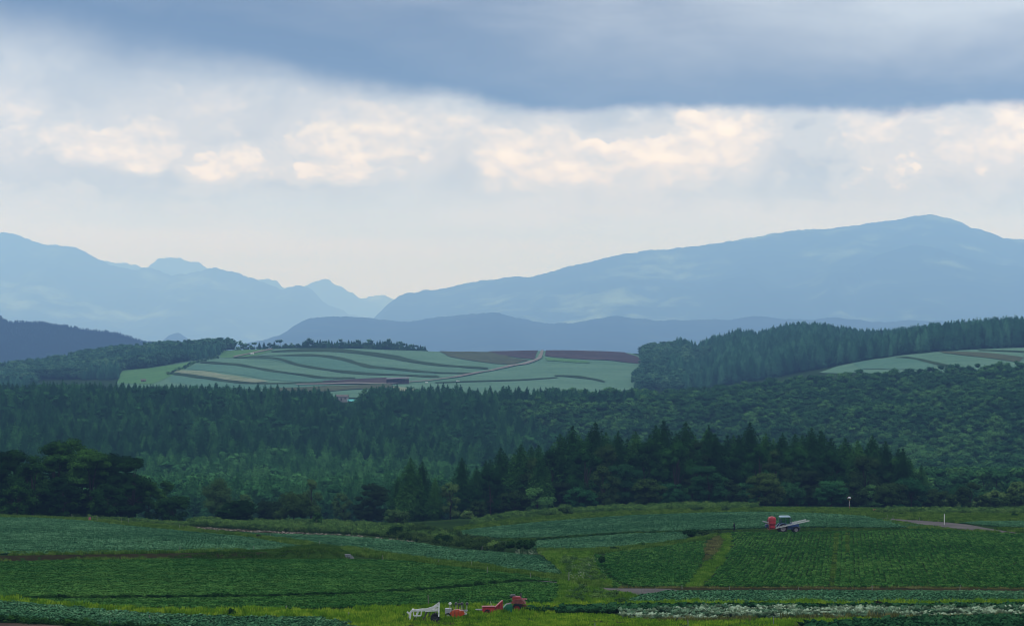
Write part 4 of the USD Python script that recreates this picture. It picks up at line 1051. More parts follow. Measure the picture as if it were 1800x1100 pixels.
FIELD_W = [[(1066, 1079), (1180, 1074), (1300, 1071.5), (2080, 1071), (2080, 1084), (1500, 1086), (1250, 1089), (1130, 1089)]]
FIELD_M = [[(1482, 1096), (1600, 1090), (1740, 1087), (2080, 1085), (2080, 1125), (1440, 1125)], [(1418, 1099), (1432, 1094), (1450, 1099), (1450, 1125), (1416, 1125)]]
FIELD_R = [[(1690, 920), (1720, 917), (2080, 914), (2080, 927), (1770, 927), (1705, 921)]]
along_g = bearing((1487, 1020), (1488, 945))
along_f = bearing((1150, 1028), (1160, 970))
crop("cabbage_crop", "blue green cabbage crop on the upper left field", FIELD_A, 0.10, CABB, M_CABB, seed=1, holes=SEAM)
crop("cabbage_crop", "blue green cabbage crop sloping behind the long grass line at centre left", FIELD_D, -0.35, CABB, M_CABB, seed=2)
crop("green_crop", "dense mid green crop on the wide left field", FIELD_B, 0.08, GREENS, M_GREENS, seed=3)
crop("green_crop", "green crop on the left strip below the dark furrow", FIELD_C, 0.08, GREENS, M_GREENS, seed=4)
crop("cabbage_crop", "blue green cabbage crop at the bottom left corner", FIELD_N, 0.05, CABB, M_CABB, seed=5)
crop("cabbage_crop", "pale blue green cabbage crop on the field behind the tractor", FIELD_E, 0.02, CABB, M_CABB, seed=6)
crop("green_crop", "mid green crop on the small field left of the grassy bank", FIELD_F, along_f, GREENS, M_GREENS, seed=7)
crop("green_crop", "mid green crop in rows on the big right field", FIELD_G, along_g, GREENS, M_GREENS, seed=8, holes=TRACKS, gap=0.58)
crop("cabbage_crop", "blue green cabbage crop on the strip under the big right field", FIELD_H, 0.0, CABB, M_CABB, seed=9)
crop("dark_crop", "dark green crop rows behind the pale strip", FIELD_K, 0.0, TALLCROP, M_DARKCROP, seed=10)
crop("pale_crop", "pale bolting cabbage leaves left over on the bottom right strip", FIELD_W, 0.0, TALLCROP, M_PALECROP, seed=11, gap=0.7, thin=0.25, scale=(0.5, 1.4))
crop("dark_crop", "dark green crop at the bottom right corner", FIELD_M, 0.0, TALLCROP, M_DARKCROP, seed=12)
crop("cabbage_crop", "small blue green crop patch on the right crest by the grey track", FIELD_R, 0.0, CABB, M_CABB, seed=13)

GRASS = [
    ("grass", "bright grass strip along the top edge of the upper left field", [[(-290, 904), (0, 904), (100, 908), (240, 920), (330, 929), (420, 939), (540, 953), (560, 957), (525, 960), (430, 944), (330, 934.5), (240, 926), (160, 917), (60, 911), (-290, 909)]], 2.4, TUFTS, M_VERGEG),
    ("grass", "green grass mound at the end of the upper left field", [[(300, 976), (380, 969.5), (470, 967), (510, 960), (560, 955), (596, 960), (616, 978), (600, 984), (450, 983.5), (300, 983)]], 7.0, LOWTUFTS, M_MOUND),
    ("grass", "thin grass fringe above the brown earth bank", [[(-290, 974), (0, 973), (150, 971), (300, 969), (430, 966), (430, 970), (300, 973), (150, 975), (-290, 978)]], 1.6, TUFTS, M_VERGEG),
    ("grass", "sparse grass along the foot of the brown earth bank", [[(-290, 985), (0, 985), (150, 981), (300, 979), (300, 984), (150, 985.5), (-290, 991)]], 1.0, TUFTS, M_VERGEG),
    ("grass", "long grass line running down to the brown track", [[(596, 963), (640, 967), (700, 976.5), (760, 985), (850, 995), (940, 1008), (1000, 1014), (1075, 1031), (1060, 1033), (985, 1022), (900, 1008), (800, 997), (700, 986), (620, 976)]], 4.2, TUFTS, M_VERGEG),
    ("grass", "grass line between the two bottom left fields", [[(-60, 1051.5), (30, 1053.5), (100, 1060), (250, 1073), (400, 1073), (560, 1074), (720, 1066), (900, 1066), (975, 1062), (975, 1080), (720, 1094), (620, 1097), (560, 1086), (400, 1084.5), (250, 1078.5), (100, 1065), (-60, 1056)]], 2.4, TUFTS, M_GRASS),
    ("grass", "bright grass wedge between the fields in the middle", [[(952, 972), (1000, 970), (1040, 972), (1040, 986), (1052, 1010), (1078, 1031), (1040, 1027), (1000, 1015), (980, 996)], [(985, 1024), (1040, 1034), (1070, 1043), (1118, 1050), (1100, 1060), (1060, 1066), (975, 1064), (985, 1045)]], 3.6, TUFTS, M_WEDGE),
    ("grass", "grassy bank between the two right fields", [[(1268, 939), (1282, 936), (1287, 958), (1270, 988), (1232, 1029), (1207, 1032), (1218, 1016), (1242, 988), (1266, 970), (1275, 952)]], 2.6, LOWTUFTS, M_WEDGE),
    ("grass", "grass line under the blue green strip at lower right", [[(975, 1064), (1100, 1060), (1500, 1060), (2080, 1059), (2080, 1066), (1300, 1066), (1060, 1068), (940, 1073)]], 2.4, TUFTS, M_GRASS),
    ("grass", "short bright grass around the machines at the bottom", [[(620, 1097), (720, 1093), (975, 1079), (1070, 1080), (1130, 1089), (1250, 1089.5), (1500, 1087), (2080, 1085), (2080, 1088), (1600, 1091), (1480, 1094), (1396, 1098), (1396, 1125), (620, 1125)]], 3.4, LOWTUFTS, M_GRASS),
    ("grass", "rough grass along the crest under the larch row", [[(800, 928), (830, 922), (900, 910), (1000, 901), (1200, 893), (1330, 893), (1500, 895), (2080, 897), (2080, 915), (1720, 917), (1690, 920), (1600, 914), (1540, 910), (1430, 902), (1330, 899), (1250, 901), (1100, 906), (950, 917), (850, 927), (800, 934)]], 1.5, TUFTS, M_VERGEG),
    ("grass", "grass line on the ridge between the middle strip and the small field", [[(945, 966), (1000, 967), (1100, 962), (1190, 952), (1235, 944), (1262, 938), (1262, 941), (1236, 951), (1150, 963), (1060, 973), (950, 974)]], 2.6, TUFTS, M_VERGEG),
    ("grass", "grass verge below the grey track at the right", [[(1520, 908), (1560, 914.5), (1630, 925.5), (1700, 933), (1790, 939), (2080, 941), (2080, 938), (1790, 936), (1745, 929), (2080, 928), (2080, 931), (1790, 940), (1700, 935), (1600, 929), (1540, 912)]], 1.6, TUFTS, M_VERGEG),
    ("grass", "thin grass between the two strips of the field behind the tractor", [[(880, 946), (950, 945), (1100, 935), (1250, 932.5), (1420, 927), (1580, 928.5), (1640, 926), (1640, 928.5), (1560, 932.5), (1400, 936), (1290, 934), (1200, 935.5), (1100, 939), (945, 951), (880, 950)]], 0.9, LOWTUFTS, M_MOUND),
    ("grass", "thin grass in the wheel tracks across the big right field", TRACKS, 2.0, LOWTUFTS, M_VERGEG),
    ("dry_grass", "dry yellowish grass on the bank between the right fields", [[(1240, 955), (1262, 942), (1270, 950), (1262, 968), (1240, 986), (1238, 970)], [(1090, 1032), (1860, 1033), (1860, 1035), (1090, 1034)]], 1.6, LOWTUFTS, M_DRY),
    ("dry_grass", "dry grass edge along the bottom right brown line", [[(1130, 1089), (1250, 1089), (1500, 1086), (2080, 1084.5), (2080, 1086.5), (1500, 1088.5), (1250, 1092), (1130, 1092)]], 2.2, TUFTS, M_DRY),
]
for i, (nm, lab, polys, d, sh, m) in enumerate(GRASS):
    grass(nm, lab, polys, d, sh, m, seed=i)
WEED = [
    ("tall weeds below the trees along the back of the left fields", [[(330, 921), (360, 914), (420, 914), (480, 917), (560, 921), (660, 926), (720, 930), (800, 944), (800, 956), (740, 946), (680, 944), (600, 938), (480, 934), (400, 928), (340, 924)]], 1.3, M_WEED, (0.6, 1.8)),
    ("dark weedy hedge down the bank in the middle", [[(660, 938), (700, 932), (740, 928), (790, 938), (850, 954), (890, 964), (880, 970), (830, 967), (760, 957), (700, 949)]], 0.5, M_TREE, (0.7, 1.8)),
    ("weeds on the crest below the larch row", [[(830, 916), (900, 906), (1000, 897), (1200, 890), (1330, 890), (1330, 894), (1200, 896), (1000, 904), (900, 913), (830, 924)], [(1540, 898), (2080, 898), (2080, 903), (1700, 904), (1540, 902)]], 0.9, M_WEED, (0.6, 1.5)),
    ("leafy weeds in the bright grass wedge", [[(985, 985), (1040, 985), (1050, 1010), (1070, 1030), (1020, 1022), (995, 1008)], [(990, 1030), (1060, 1046), (1100, 1056), (1000, 1062)]], 0.35, M_WEED, (0.5, 1.2)),
    ("dark low weeds along the left furrow", [[(-60, 1050.2), (0, 1050.5), (300, 1048.7), (450, 1047.2), (600, 1043.2), (700, 1038.2), (800, 1031.2), (920, 1020), (920, 1022.5), (800, 1034.5), (700, 1041), (600, 1046), (450, 1050), (300, 1051.5), (0, 1053)]], 1.6, M_DARKTREE, (0.25, 0.5)),
    ("dark low weeds along the furrow of the field behind the tractor", [[(945, 949), (1000, 944.5), (1100, 937.5), (1240, 934), (1240, 935.5), (1100, 939.5), (1000, 946.5), (945, 951)]], 1.2, M_DARKTREE, (0.3, 0.6)),
    ("weeds and dark leaves along the bottom left track", [[(-60, 1089), (0, 1090), (150, 1096), (300, 1104), (300, 1112), (100, 1100), (-60, 1094)]], 1.4, M_DARKTREE, (0.4, 0.8)),
    ("weeds at the foot of the dark left trees", [[(-290, 900), (0, 901), (160, 910), (330, 922), (330, 928), (240, 919), (100, 908), (-290, 905)]], 0.5, M_WEED, (0.5, 1.2)),
]
for i, (lab, polys, d, m, sc) in enumerate(WEED):
    grass("weeds", lab, polys, d, WEEDS, m, seed=50 + i, scale=sc, category="weeds")
# cabbage leaves and scraps of pale sheeting on the bare strip
r = np.random.default_rng(77)
n = 200
t = r.uniform(0, 1, n)
ppx = 300 + 480 * t
ppy = np.interp(ppx, [286, 350, 420, 500, 570, 650, 780], [925, 928.5, 933, 936.5, 939.5, 944.5, 960]) + r.normal(0, 1.1, n)
k = r.uniform(size=n) < np.interp(ppx, [300, 480, 560, 640, 780], [0.8, 1, 1, 0.35, 0.1])
P = ground_at(ppx[k], ppy[k])
M_SCRAP = plain("pale_scraps", (0.15, 0.13, 0.10), 0.7, 0.5, 4.0, spec=0.2)
scrap = [tri_soup(r.normal(0, 0.35, (7, 3)) * [1.5, 1, 0.15] + [0, 0, 0.10], np.tile([0, 0, 1.0], (7, 1)) + r.normal(0, 0.4, (7, 3)), 0.45, r) for _ in range(3)]
scatter("scraps", [(m, M_SCRAP) for m in scrap], P, r.uniform(0, 6.28, len(P)), r.uniform(0.5, 1.2, len(P)), r.integers(0, 3, len(P)), "pale leaf scraps on the bare soil strip of the left fields", "scraps")
# white flower heads in the grass wedge
n = 50
P = ground_at(np.interp(r.uniform(0, 1, n), [0, 0.5, 1], [1000, 1020, 1052]) + r.normal(0, 4, n), r.uniform(985, 1024, n))
P = np.concatenate([P, ground_at(r.uniform(905, 950, 30), 977 + r.normal(0, 0.5, 30))])
fl = [tri_soup(r.normal(0, 0.12, (6, 3)) + [0, 0, 0.55], r.normal(size=(6, 3)) + [0, 0, 1], 0.10, r) for _ in range(2)]
M_FLOWER = plain("white_flowers", (0.26, 0.30, 0.22), 0.8, 0.2, 6.0, spec=0.1)
scatter("flowers", [(m, M_FLOWER) for m in fl], P, r.uniform(0, 6.28, len(P)), r.uniform(0.7, 1.3, len(P)), r.integers(0, 2, len(P)), "white flower heads in the grass in the middle", "flowers")
# ---------------------------------------------------------------- made things
M_BLUE = plain("blue_paint", (0.020, 0.045, 0.13), 0.35, 0.15, 2.0)
M_DKBLUE = plain("dark_blue_paint", (0.015, 0.025, 0.07), 0.4, 0.15, 2.0)
M_RED = plain("red_paint", (0.29, 0.018, 0.026), 0.4, 0.2, 2.0)
M_DKRED = plain("dark_red_paint", (0.17, 0.018, 0.018), 0.5, 0.3, 3.0)
M_PINK = plain("faded_red", (0.27, 0.07, 0.075), 0.5, 0.2, 2.0)
M_WHITE = plain("white_paint", (0.44, 0.445, 0.42), 0.5, 0.2, 3.0)
M_OFFWHITE = plain("weathered_white", (0.22, 0.22, 0.20), 0.6, 0.3, 3.0)
M_STEEL = plain("galvanised_steel", (0.26, 0.27, 0.275), 0.55, 0.15, 4.0, metal=0.2)
M_IRON = plain("dark_iron", (0.03, 0.03, 0.032), 0.6, 0.3, 4.0)
M_TYRE = plain("tyre_rubber", (0.014, 0.014, 0.015), 0.85, 0.3, 6.0, spec=0.2)
M_RIM = plain("grey_rim", (0.17, 0.15, 0.16), 0.5, 0.2, 3.0)
M_ORANGE = plain("orange_paint", (0.32, 0.045, 0.008), 0.4, 0.2, 2.0)
M_GREENP = plain("green_paint", (0.008, 0.095, 0.042), 0.4, 0.2, 2.0)
M_RUST = plain("rusty_red", (0.14, 0.045, 0.035), 0.8, 0.4, 4.0, spec=0.2)
M_CONC = plain("concrete", (0.14, 0.15, 0.155), 0.9, 0.2, 3.0, spec=0.1)
M_WOODP = plain("grey_wood", (0.10, 0.09, 0.08), 0.9, 0.3, 3.0, spec=0.1)
M_STAKE = plain("pale_stake", (0.15, 0.16, 0.13), 0.7, 0.25, 4.0, spec=0.2)
M_PURPLE = plain("dark_purple_sheet", (0.055, 0.045, 0.06), 0.7, 0.2, 0.4)
M_TURQ = plain("turquoise_roof", (0.03, 0.30, 0.29), 0.5, 0.15, 0.5)
M_PLASTER = plain("pale_plaster", (0.16, 0.165, 0.165), 0.8, 0.15, 0.6)
M_CLOTH = plain("dark_cloth", (0.012, 0.013, 0.018), 0.9, 0.3, 8.0, spec=0.1)
M_SKIN = plain("skin", (0.32, 0.19, 0.13), 0.6, 0.1, 8.0)
g = Nodes()
fr = g.node("fresnel", "fac", IOR=1.5)
gl = g.node("glossy_bsdf", "BSDF", color=(0.9, 0.95, 1.0), roughness=0.03)
tr = g.node("transparent_bsdf", "BSDF", color=(0.75, 0.88, 0.95))
M_PANE = g.make("/World/Looks/window_pane", surface=g.node("mix_closure", "closure", fac=g.add(g.mul(fr, 0.9), 0.30), closure1=tr, closure2=gl))
g = Nodes()
M_MIRROR = g.make("/World/Looks/mirror_glass", surface=g.node("principled_bsdf", "BSDF", base_color=(0.5, 0.5, 0.5), metallic=1.0, roughness=0.08))

def rbox(lo, hi, r=0.04):
    """A box with chamfered edges."""
    lo, hi = np.array(lo, float), np.array(hi, float)
    r = min(r, *(0.45 * (hi - lo)))
    pts = []
    for s in np.ndindex(2, 2, 2):
        c = np.where(np.array(s) == 1, hi, lo)
        d = np.where(np.array(s) == 1, -1, 1) * r
        for k in range(3):
            p = c + d
            p[k] = c[k]
            pts.append(p)
    h = trimesh.convex.convex_hull(np.array(pts))
    return np.array(h.vertices), np.array(h.faces)

def hull(*pts):
    h = trimesh.convex.convex_hull(np.array(pts, float))
    return np.array(h.vertices), np.array(h.faces)

def bar(a, b, w=0.05, sides=6):
    return tube([a, tuple((np.array(a) + np.array(b)) / 2), b], w, sides)

def beam(a, b, w, d):
    """A square bar from a to b, w across and d deep."""
    a, b = np.array(a, float), np.array(b, float)
    t = (b - a) / np.linalg.norm(b - a)
    s = np.cross(t, [0, 0, 1.0] if abs(t[2]) < 0.95 else [0, 1.0, 0]); s /= np.linalg.norm(s)
    n = np.cross(s, t)
    return hull(*[p + i * s * w / 2 + j * n * d / 2 for p in (a, b) for i in (-1, 1) for j in (-1, 1)])

def lathe(profile, axis_y, centre, n=24):
    """A turned shape about a horizontal axis along y: profile rows (radius, offset)."""
    p = np.array(profile, float)
    a = np.linspace(0, 2 * np.pi, n, endpoint=False)
    V = np.stack([p[:, None, 0] * np.cos(a), np.repeat(p[:, 1:2], n, 1), p[:, None, 0] * np.sin(a)], -1) + np.array(centre)
    k = np.arange(len(p) * n).reshape(len(p), n)
    q = np.stack([k[:-1], np.roll(k[:-1], -1, 1), np.roll(k[1:], -1, 1), k[1:]], -1).reshape(-1, 4)
    return V.reshape(-1, 3), np.concatenate([q[:, [0, 1, 2]], q[:, [0, 2, 3]]])

def add_wheel(parent, c, R, w, name="wheel", lugs=16, rim=M_RIM):
    """tyre with lugs (the wheel itself), rim and hub as its pieces."""
    prof = [(R * 0.58, -w * 0.42), (R * 0.80, -w * 0.5), (R * 0.95, -w * 0.46), (R, -w * 0.3), (R, w * 0.3), (R * 0.95, w * 0.46), (R * 0.80, w * 0.5), (R * 0.58, w * 0.42)]
    parts = [lathe(prof, True, c)]
    for k in range(lugs):
        a = 2 * np.pi * k / lugs
        for s in (-1, 1):
            p0 = np.array([R * math.cos(a), 0, R * math.sin(a)])
            p1 = np.array([R * 1.0 * math.cos(a + 0.22), s * w * 0.46, R * math.sin(a + 0.22)])
            parts.append(beam(np.array(c) + p0, np.array(c) + p1, 0.05, 0.07))
    o = put(name, join(parts), M_TYRE, parent)
    put("rim", lathe([(R * 0.60, -w * 0.36), (R * 0.52, -w * 0.30), (R * 0.46, -w * 0.12), (R * 0.16, -w * 0.10), (R * 0.14, -w * 0.34), (0.001, -w * 0.34)], True, c, 20), rim, o)
    put("rim", lathe([(0.001, w * 0.34), (R * 0.14, w * 0.34), (R * 0.16, w * 0.10), (R * 0.46, w * 0.12), (R * 0.52, w * 0.30), (R * 0.60, w * 0.36)], True, c, 20), rim, o)
    return o

# ---- tractor
TP = ground_at(1384, 935.5)
t = thing("tractor", "blue tractor with a glazed cab standing in the field carrying a red sprayer", "tractor", TP, 0.10)
put("bonnet", join([hull((0.25, -0.34, 0.95), (0.25, 0.34, 0.95), (0.25, -0.36, 1.62), (0.25, 0.36, 1.62), (1.9, -0.30, 1.0), (1.9, 0.30, 1.0), (1.92, -0.28, 1.34), (1.92, 0.28, 1.34), (1.7, -0.28, 1.46), (1.7, 0.28, 1.46))]), M_BLUE, t)
put("grille", rbox((1.90, -0.24, 0.98), (1.97, 0.24, 1.32), 0.02), M_IRON, t)
for s in (-1, 1):
    put("headlight", rbox((1.93, s * 0.17 - 0.07, 1.22), (1.985, s * 0.17 + 0.07, 1.33), 0.02), M_WHITE, t)
put("chassis", join([rbox((-1.3, -0.28, 0.55), (1.85, 0.28, 0.96), 0.06), rbox((1.05, -0.62, 0.42), (1.55, 0.62, 0.58), 0.05), rbox((-1.15, -0.72, 0.62), (-0.65, 0.72, 0.88), 0.06)]), M_DKBLUE, t)
put("front_weight", rbox((1.9, -0.36, 0.5), (2.16, 0.36, 0.92), 0.05), M_IRON, t)
for s in (-1, 1):
    put("mudguard", join([hull(*[(-0.9 + 0.86 * math.cos(a), s * (0.52 + q * 0.46), 0.76 + 0.86 * math.sin(a)) for a in (k, k + 0.42) for q in (0, 1)], *[(-0.9 + 0.80 * math.cos(a), s * (0.52 + q * 0.46), 0.76 + 0.80 * math.sin(a)) for a in (k, k + 0.42) for q in (0, 1)]) for k in np.arange(0.1, 2.9, 0.42)]), M_BLUE, t)
put("cab_base", join([rbox((-1.28, -0.66, 1.0), (0.32, 0.66, 1.42), 0.05), rbox((-0.1, -0.95, 0.62), (0.42, -0.62, 0.70), 0.02)]), M_BLUE, t)
for x, y in ((-1.22, -0.66), (-1.22, 0.66), (-0.42, -0.70), (-0.42, 0.70), (0.30, -0.62), (0.30, 0.62)):
    put("cab_post", beam((x, y, 1.40), (x * 0.96, y * 0.96, 2.62), 0.09, 0.09), M_DKBLUE, t)
put("cab_roof", join([hull(*[(x, y, z) for x, y, z in [(-1.34, -0.74, 2.60), (-1.34, 0.74, 2.60), (0.44, -0.72, 2.60), (0.44, 0.72, 2.60), (-1.2, -0.62, 2.80), (-1.2, 0.62, 2.80), (0.28, -0.6, 2.80), (0.28, 0.6, 2.80)]])]), plain("pale_blue_roof", (0.20, 0.28, 0.33), 0.35, 0.1), t)
for s in (-1, 1):
    put("side_window", join([rbox((-1.16, s * 0.665 - 0.008, 1.44), (-0.48, s * 0.665 + 0.008, 2.56), 0.005)]), M_PANE, t)
    put("door_window", join([rbox((-0.36, s * 0.665 - 0.008, 1.30), (0.25, s * 0.665 + 0.008, 2.56), 0.005)]), M_PANE, t)
put("windscreen", rbox((0.275, -0.56, 1.46), (0.292, 0.56, 2.56), 0.005), M_PANE, t)
put("rear_window", rbox((-1.215, -0.58, 1.46), (-1.20, 0.58, 2.56), 0.005), M_PANE, t)
put("seat", join([rbox((-0.95, -0.26, 1.42), (-0.42, 0.26, 1.60), 0.05), rbox((-1.02, -0.26, 1.60), (-0.88, 0.26, 2.12), 0.05)]), M_IRON, t)
put("steering_wheel", join([bar((0.2, 0, 1.4), (-0.08, 0, 1.78), 0.025), lathe([(0.19, -0.015), (0.21, 0.0), (0.19, 0.015), (0.17, 0.0), (0.19, -0.015)], True, (-0.08, 0, 1.8), 16)]), M_IRON, t)
put("exhaust", join([bar((0.75, 0.26, 1.5), (0.75, 0.26, 2.42), 0.045, 8)]), M_IRON, t)
for s in (-1, 1):
    put("mirror", join([bar((0.34, s * 0.62, 2.3), (0.42, s * 0.95, 2.3), 0.018), rbox((0.40, s * 0.95 - 0.09, 2.08), (0.44, s * 0.95 + 0.09, 2.36), 0.015)]), M_IRON, t)
for s in (-1, 1):
    add_wheel(t, (-0.9, s * 0.76, 0.76), 0.76, 0.42)
    add_wheel(t, (1.32, s * 0.70, 0.52), 0.52, 0.30, lugs=14)

# ---- sprayer on the back of the tractor
sp = thing("boom_sprayer", "red tank sprayer with a folded silver boom mounted behind the blue tractor", "sprayer", TP, 0.10)
put("tank", join([rbox((-3.15, -0.62, 1.25), (-2.05, 0.62, 2.62), 0.16), rbox((-3.05, -0.55, 0.72), (-2.15, 0.55, 1.28), 0.12)]), M_RED, sp)
put("tank_lid", join([rbox((-2.85, -0.22, 2.62), (-2.4, 0.22, 2.74), 0.05)]), M_PINK, sp)
for z in (1.55, 2.05):
    put("tank_band", rbox((-3.19, -0.66, z - 0.06), (-2.01, 0.66, z + 0.06), 0.02), M_DKRED, sp)
put("frame", join([beam((-3.2, s, 0.5), (-3.2, s, 2.3), 0.09, 0.09) for s in (-0.7, 0.7)] + [beam((-3.2, -0.7, z), (-3.2, 0.7, z), 0.09, 0.09) for z in (0.6, 1.4, 2.2)] + [beam((-3.2, s, 0.62), (-1.5, s, 0.72), 0.09, 0.09) for s in (-0.45, 0.45)]), M_DKRED, sp)
put("pump", join([rbox((-2.1, -0.3, 0.62), (-1.75, 0.2, 1.0), 0.06)]), M_IRON, sp)
def boom(a, b, name):
    a, b = np.array(a), np.array(b)
    m = [beam(a, b, 0.08, 0.10), beam(a + [0, 0, 0.16], b + [0, 0, 0.10], 0.05, 0.05)]
    for k in np.linspace(0.05, 0.95, 11):
        p = a + (b - a) * k
        m.append(beam(p, p + [0.10, 0, 0.16 - 0.06 * k], 0.025, 0.025))
    o = put(name, join(m), M_WHITE, sp)
    put("nozzle_pipe", join([bar(a - [0, 0, 0.09], b - [0, 0, 0.09], 0.02)]), M_OFFWHITE, o)
boom((-2.2, -1.02, 0.82), (3.45, -1.2, 2.02), "boom")
boom((-2.2, 1.02, 0.82), (3.45, 1.2, 2.02), "boom")
put("boom_tip", join([beam((-4.25, -0.3, 1.98), (-3.2, -0.3, 1.72), 0.10, 0.16), beam((-4.1, 0.3, 1.86), (-3.2, 0.3, 1.6), 0.08, 0.12)]), M_STEEL, sp)
put("valve_box", join([rbox((-3.75, -0.35, 0.9), (-3.25, 0.35, 1.45), 0.06)]), M_DKBLUE, sp)

# ---- the white implement
WP = ground_at(747, 1092)
o = thing("white_plough", "white framed farm implement with dark tines and one black wheel on the grass", "implement", WP, 0.06)
put("main_beam", join([beam((-1.1, 0, 0.96), (0.1, 0, 1.02), 0.16, 0.20), beam((0.0, 0, 1.0), (1.2, 0, 1.36), 0.14, 0.17), beam((0.0, 0, 0.92), (1.2, 0, 1.0), 0.14, 0.18), beam((-1.1, 0.5, 0.94), (1.1, 0.5, 1.0), 0.14, 0.15)]), M_WHITE, o)
for x in (-1.0, -0.2, 0.7):
    put("cross_beam", beam((x, -0.15, 0.96), (x, 0.7, 0.98), 0.12, 0.14), M_WHITE, o)
put("headstock", join([beam((1.15, -0.35, 0.45), (1.2, 0.0, 1.62), 0.10, 0.12), beam((1.15, 0.45, 0.45), (1.2, 0.1, 1.62), 0.10, 0.12), beam((1.15, -0.4, 0.8), (1.15, 0.5, 0.8), 0.10, 0.10), beam((0.55, 0, 1.15), (1.2, 0.05, 1.6), 0.08, 0.10)]), M_WHITE, o)
put("hitch_pin", bar((1.2, 0.05, 1.55), (1.24, 0.05, 1.78), 0.05), M_IRON, o)
for x, dx in ((-1.35, -0.1), (-0.75, 0.0), (0.0, 0.12)):
    leg = put("tine_leg", join([beam((x + 0.25, 0.05, 0.98), (x + 0.05, 0.0, 0.62), 0.10, 0.14), beam((x + 0.05, 0.0, 0.66), (x - 0.02, 0.0, 0.22), 0.09, 0.13)]), M_WHITE if x < -0.3 else M_IRON, o)
    put("share", hull((x - 0.2, -0.04, 0.32), (x - 0.2, 0.05, 0.32), (x + 0.16, -0.05, 0.02), (x + 0.16, 0.08, 0.02), (x - 0.08, -0.03, 0.02), (x - 0.04, 0.10, 0.42)), M_IRON, leg)
put("front_arm", join([beam((-1.1, 0, 0.98), (-1.28, 0, 0.72), 0.12, 0.14), beam((-1.5, -0.05, 0.86), (-1.2, 0.0, 0.56), 0.12, 0.14), beam((-1.22, 0, 0.6), (-1.3, -0.05, 0.06), 0.12, 0.15)]), M_WHITE, o)
put("lower_frame", join([beam((-0.95, -0.1, 0.52), (-0.35, -0.1, 0.54), 0.09, 0.10), beam((-0.95, -0.1, 0.52), (-1.0, -0.05, 0.95), 0.08, 0.09), beam((-0.35, -0.1, 0.54), (-0.28, -0.05, 0.95), 0.08, 0.09)]), M_WHITE, o)
put("coulter", join([beam((0.45, 0.1, 0.95), (0.35, 0.1, 0.4), 0.07, 0.09)]), M_IRON, o)
add_wheel(o, (0.85, -0.2, 0.36), 0.37, 0.34, lugs=12, rim=M_IRON)
put("wheel_arm", join([beam((0.85, 0.05, 0.36), (0.95, 0.05, 0.92), 0.09, 0.10), bar((0.85, -0.2, 0.36), (0.85, 0.12, 0.36), 0.05)]), M_OFFWHITE, o)
# ---- tall pole behind it
o = thing("marker_pole", "tall grey pole standing behind the white implement", "pole", ground_at(753, 1070))
put("pole", tube([(0, 0, -0.3), (0.01, 0, 0.6), (-0.03, 0, 1.32)], [0.045, 0.04, 0.03], 8), M_WOODP, o)
put("base", join([rbox((-0.14, -0.14, -0.1), (0.14, 0.14, 0.28), 0.03)]), M_IRON, o)

# ---- the orange machine with planting cups
OP = ground_at(803, 1086)
o = thing("planting_machine", "orange bodied planting machine with grey uprights and dark cups right of the white implement", "implement", OP, -0.08)
put("body", join([hull((-0.5, -0.42, 0.16), (-0.5, 0.42, 0.16), (-0.58, -0.4, 0.52), (-0.58, 0.4, 0.52), (-0.25, -0.36, 0.74), (-0.25, 0.36, 0.74), (0.2, -0.36, 0.78), (0.2, 0.36, 0.78), (0.42, -0.4, 0.6), (0.42, 0.4, 0.6), (0.2, -0.4, 0.08), (0.2, 0.4, 0.08)),
                  hull((0.1, -0.38, 0.2), (0.1, 0.38, 0.2), (0.15, -0.36, 0.7), (0.15, 0.36, 0.7), (0.62, -0.3, 0.66), (0.62, 0.3, 0.66), (0.72, -0.28, 0.4), (0.72, 0.28, 0.4), (0.45, -0.3, 0.22), (0.45, 0.3, 0.22))]), M_ORANGE, o)
for x in (-0.42, -0.12, 0.16):
    put("rib", beam((x, -0.46, 0.2), (x, -0.40, 0.72), 0.04, 0.05), M_RUST, o)
put("nose", hull((0.45, -0.3, 0.3), (0.45, 0.3, 0.3), (0.5, -0.25, 0.62), (0.5, 0.25, 0.62), (0.88, -0.12, 0.42), (0.88, 0.12, 0.42), (0.86, -0.1, 0.34), (0.86, 0.1, 0.34)), M_WHITE, o)
put("frame", join([beam((-0.95, y, 0.62), (0.9, y, 0.66), 0.07, 0.08) for y in (-0.25, 0.45)] + [beam((x, -0.3, 0.64), (x, 0.5, 0.64), 0.06, 0.07) for x in (-0.9, -0.3, 0.4, 0.85)]), M_STEEL, o)
for x in (-0.62, -0.1, 0.42, 0.86):
    up = put("upright", beam((x, 0.0, 0.5), (x + 0.02, 0.0, 1.25), 0.06, 0.06), M_OFFWHITE, o)
    put("cup", lathe([(0.001, -0.12), (0.10, -0.12), (0.13, 0.0), (0.12, 0.14), (0.001, 0.14)], True, (x + 0.03, 0.0, 1.26), 12), M_IRON if x > -0.5 else M_WHITE, up)
for x in (-0.4, 0.15, 0.6):
    put("arm", beam((x, 0.3, 0.66), (x - 0.08, 0.3, 1.12), 0.05, 0.05), M_PURPLE, o)
put("lever", join([beam((0.18, -0.05, 1.1), (0.26, -0.05, 1.72), 0.05, 0.05), rbox((0.1, -0.12, 1.15), (0.34, 0.04, 1.32), 0.03)]), M_IRON, o)
put("hopper", hull((-0.98, -0.3, 0.42), (-0.98, 0.3, 0.42), (-0.52, -0.3, 0.36), (-0.52, 0.3, 0.36), (-1.0, -0.34, 0.86), (-1.0, 0.34, 0.86), (-0.5, -0.34, 0.86), (-0.5, 0.34, 0.86)), M_STEEL, o)
add_wheel(o, (-0.72, -0.42, 0.24), 0.24, 0.14, lugs=10, rim=M_STEEL)
add_wheel(o, (-0.72, 0.42, 0.24), 0.24, 0.14, lugs=10, rim=M_STEEL)
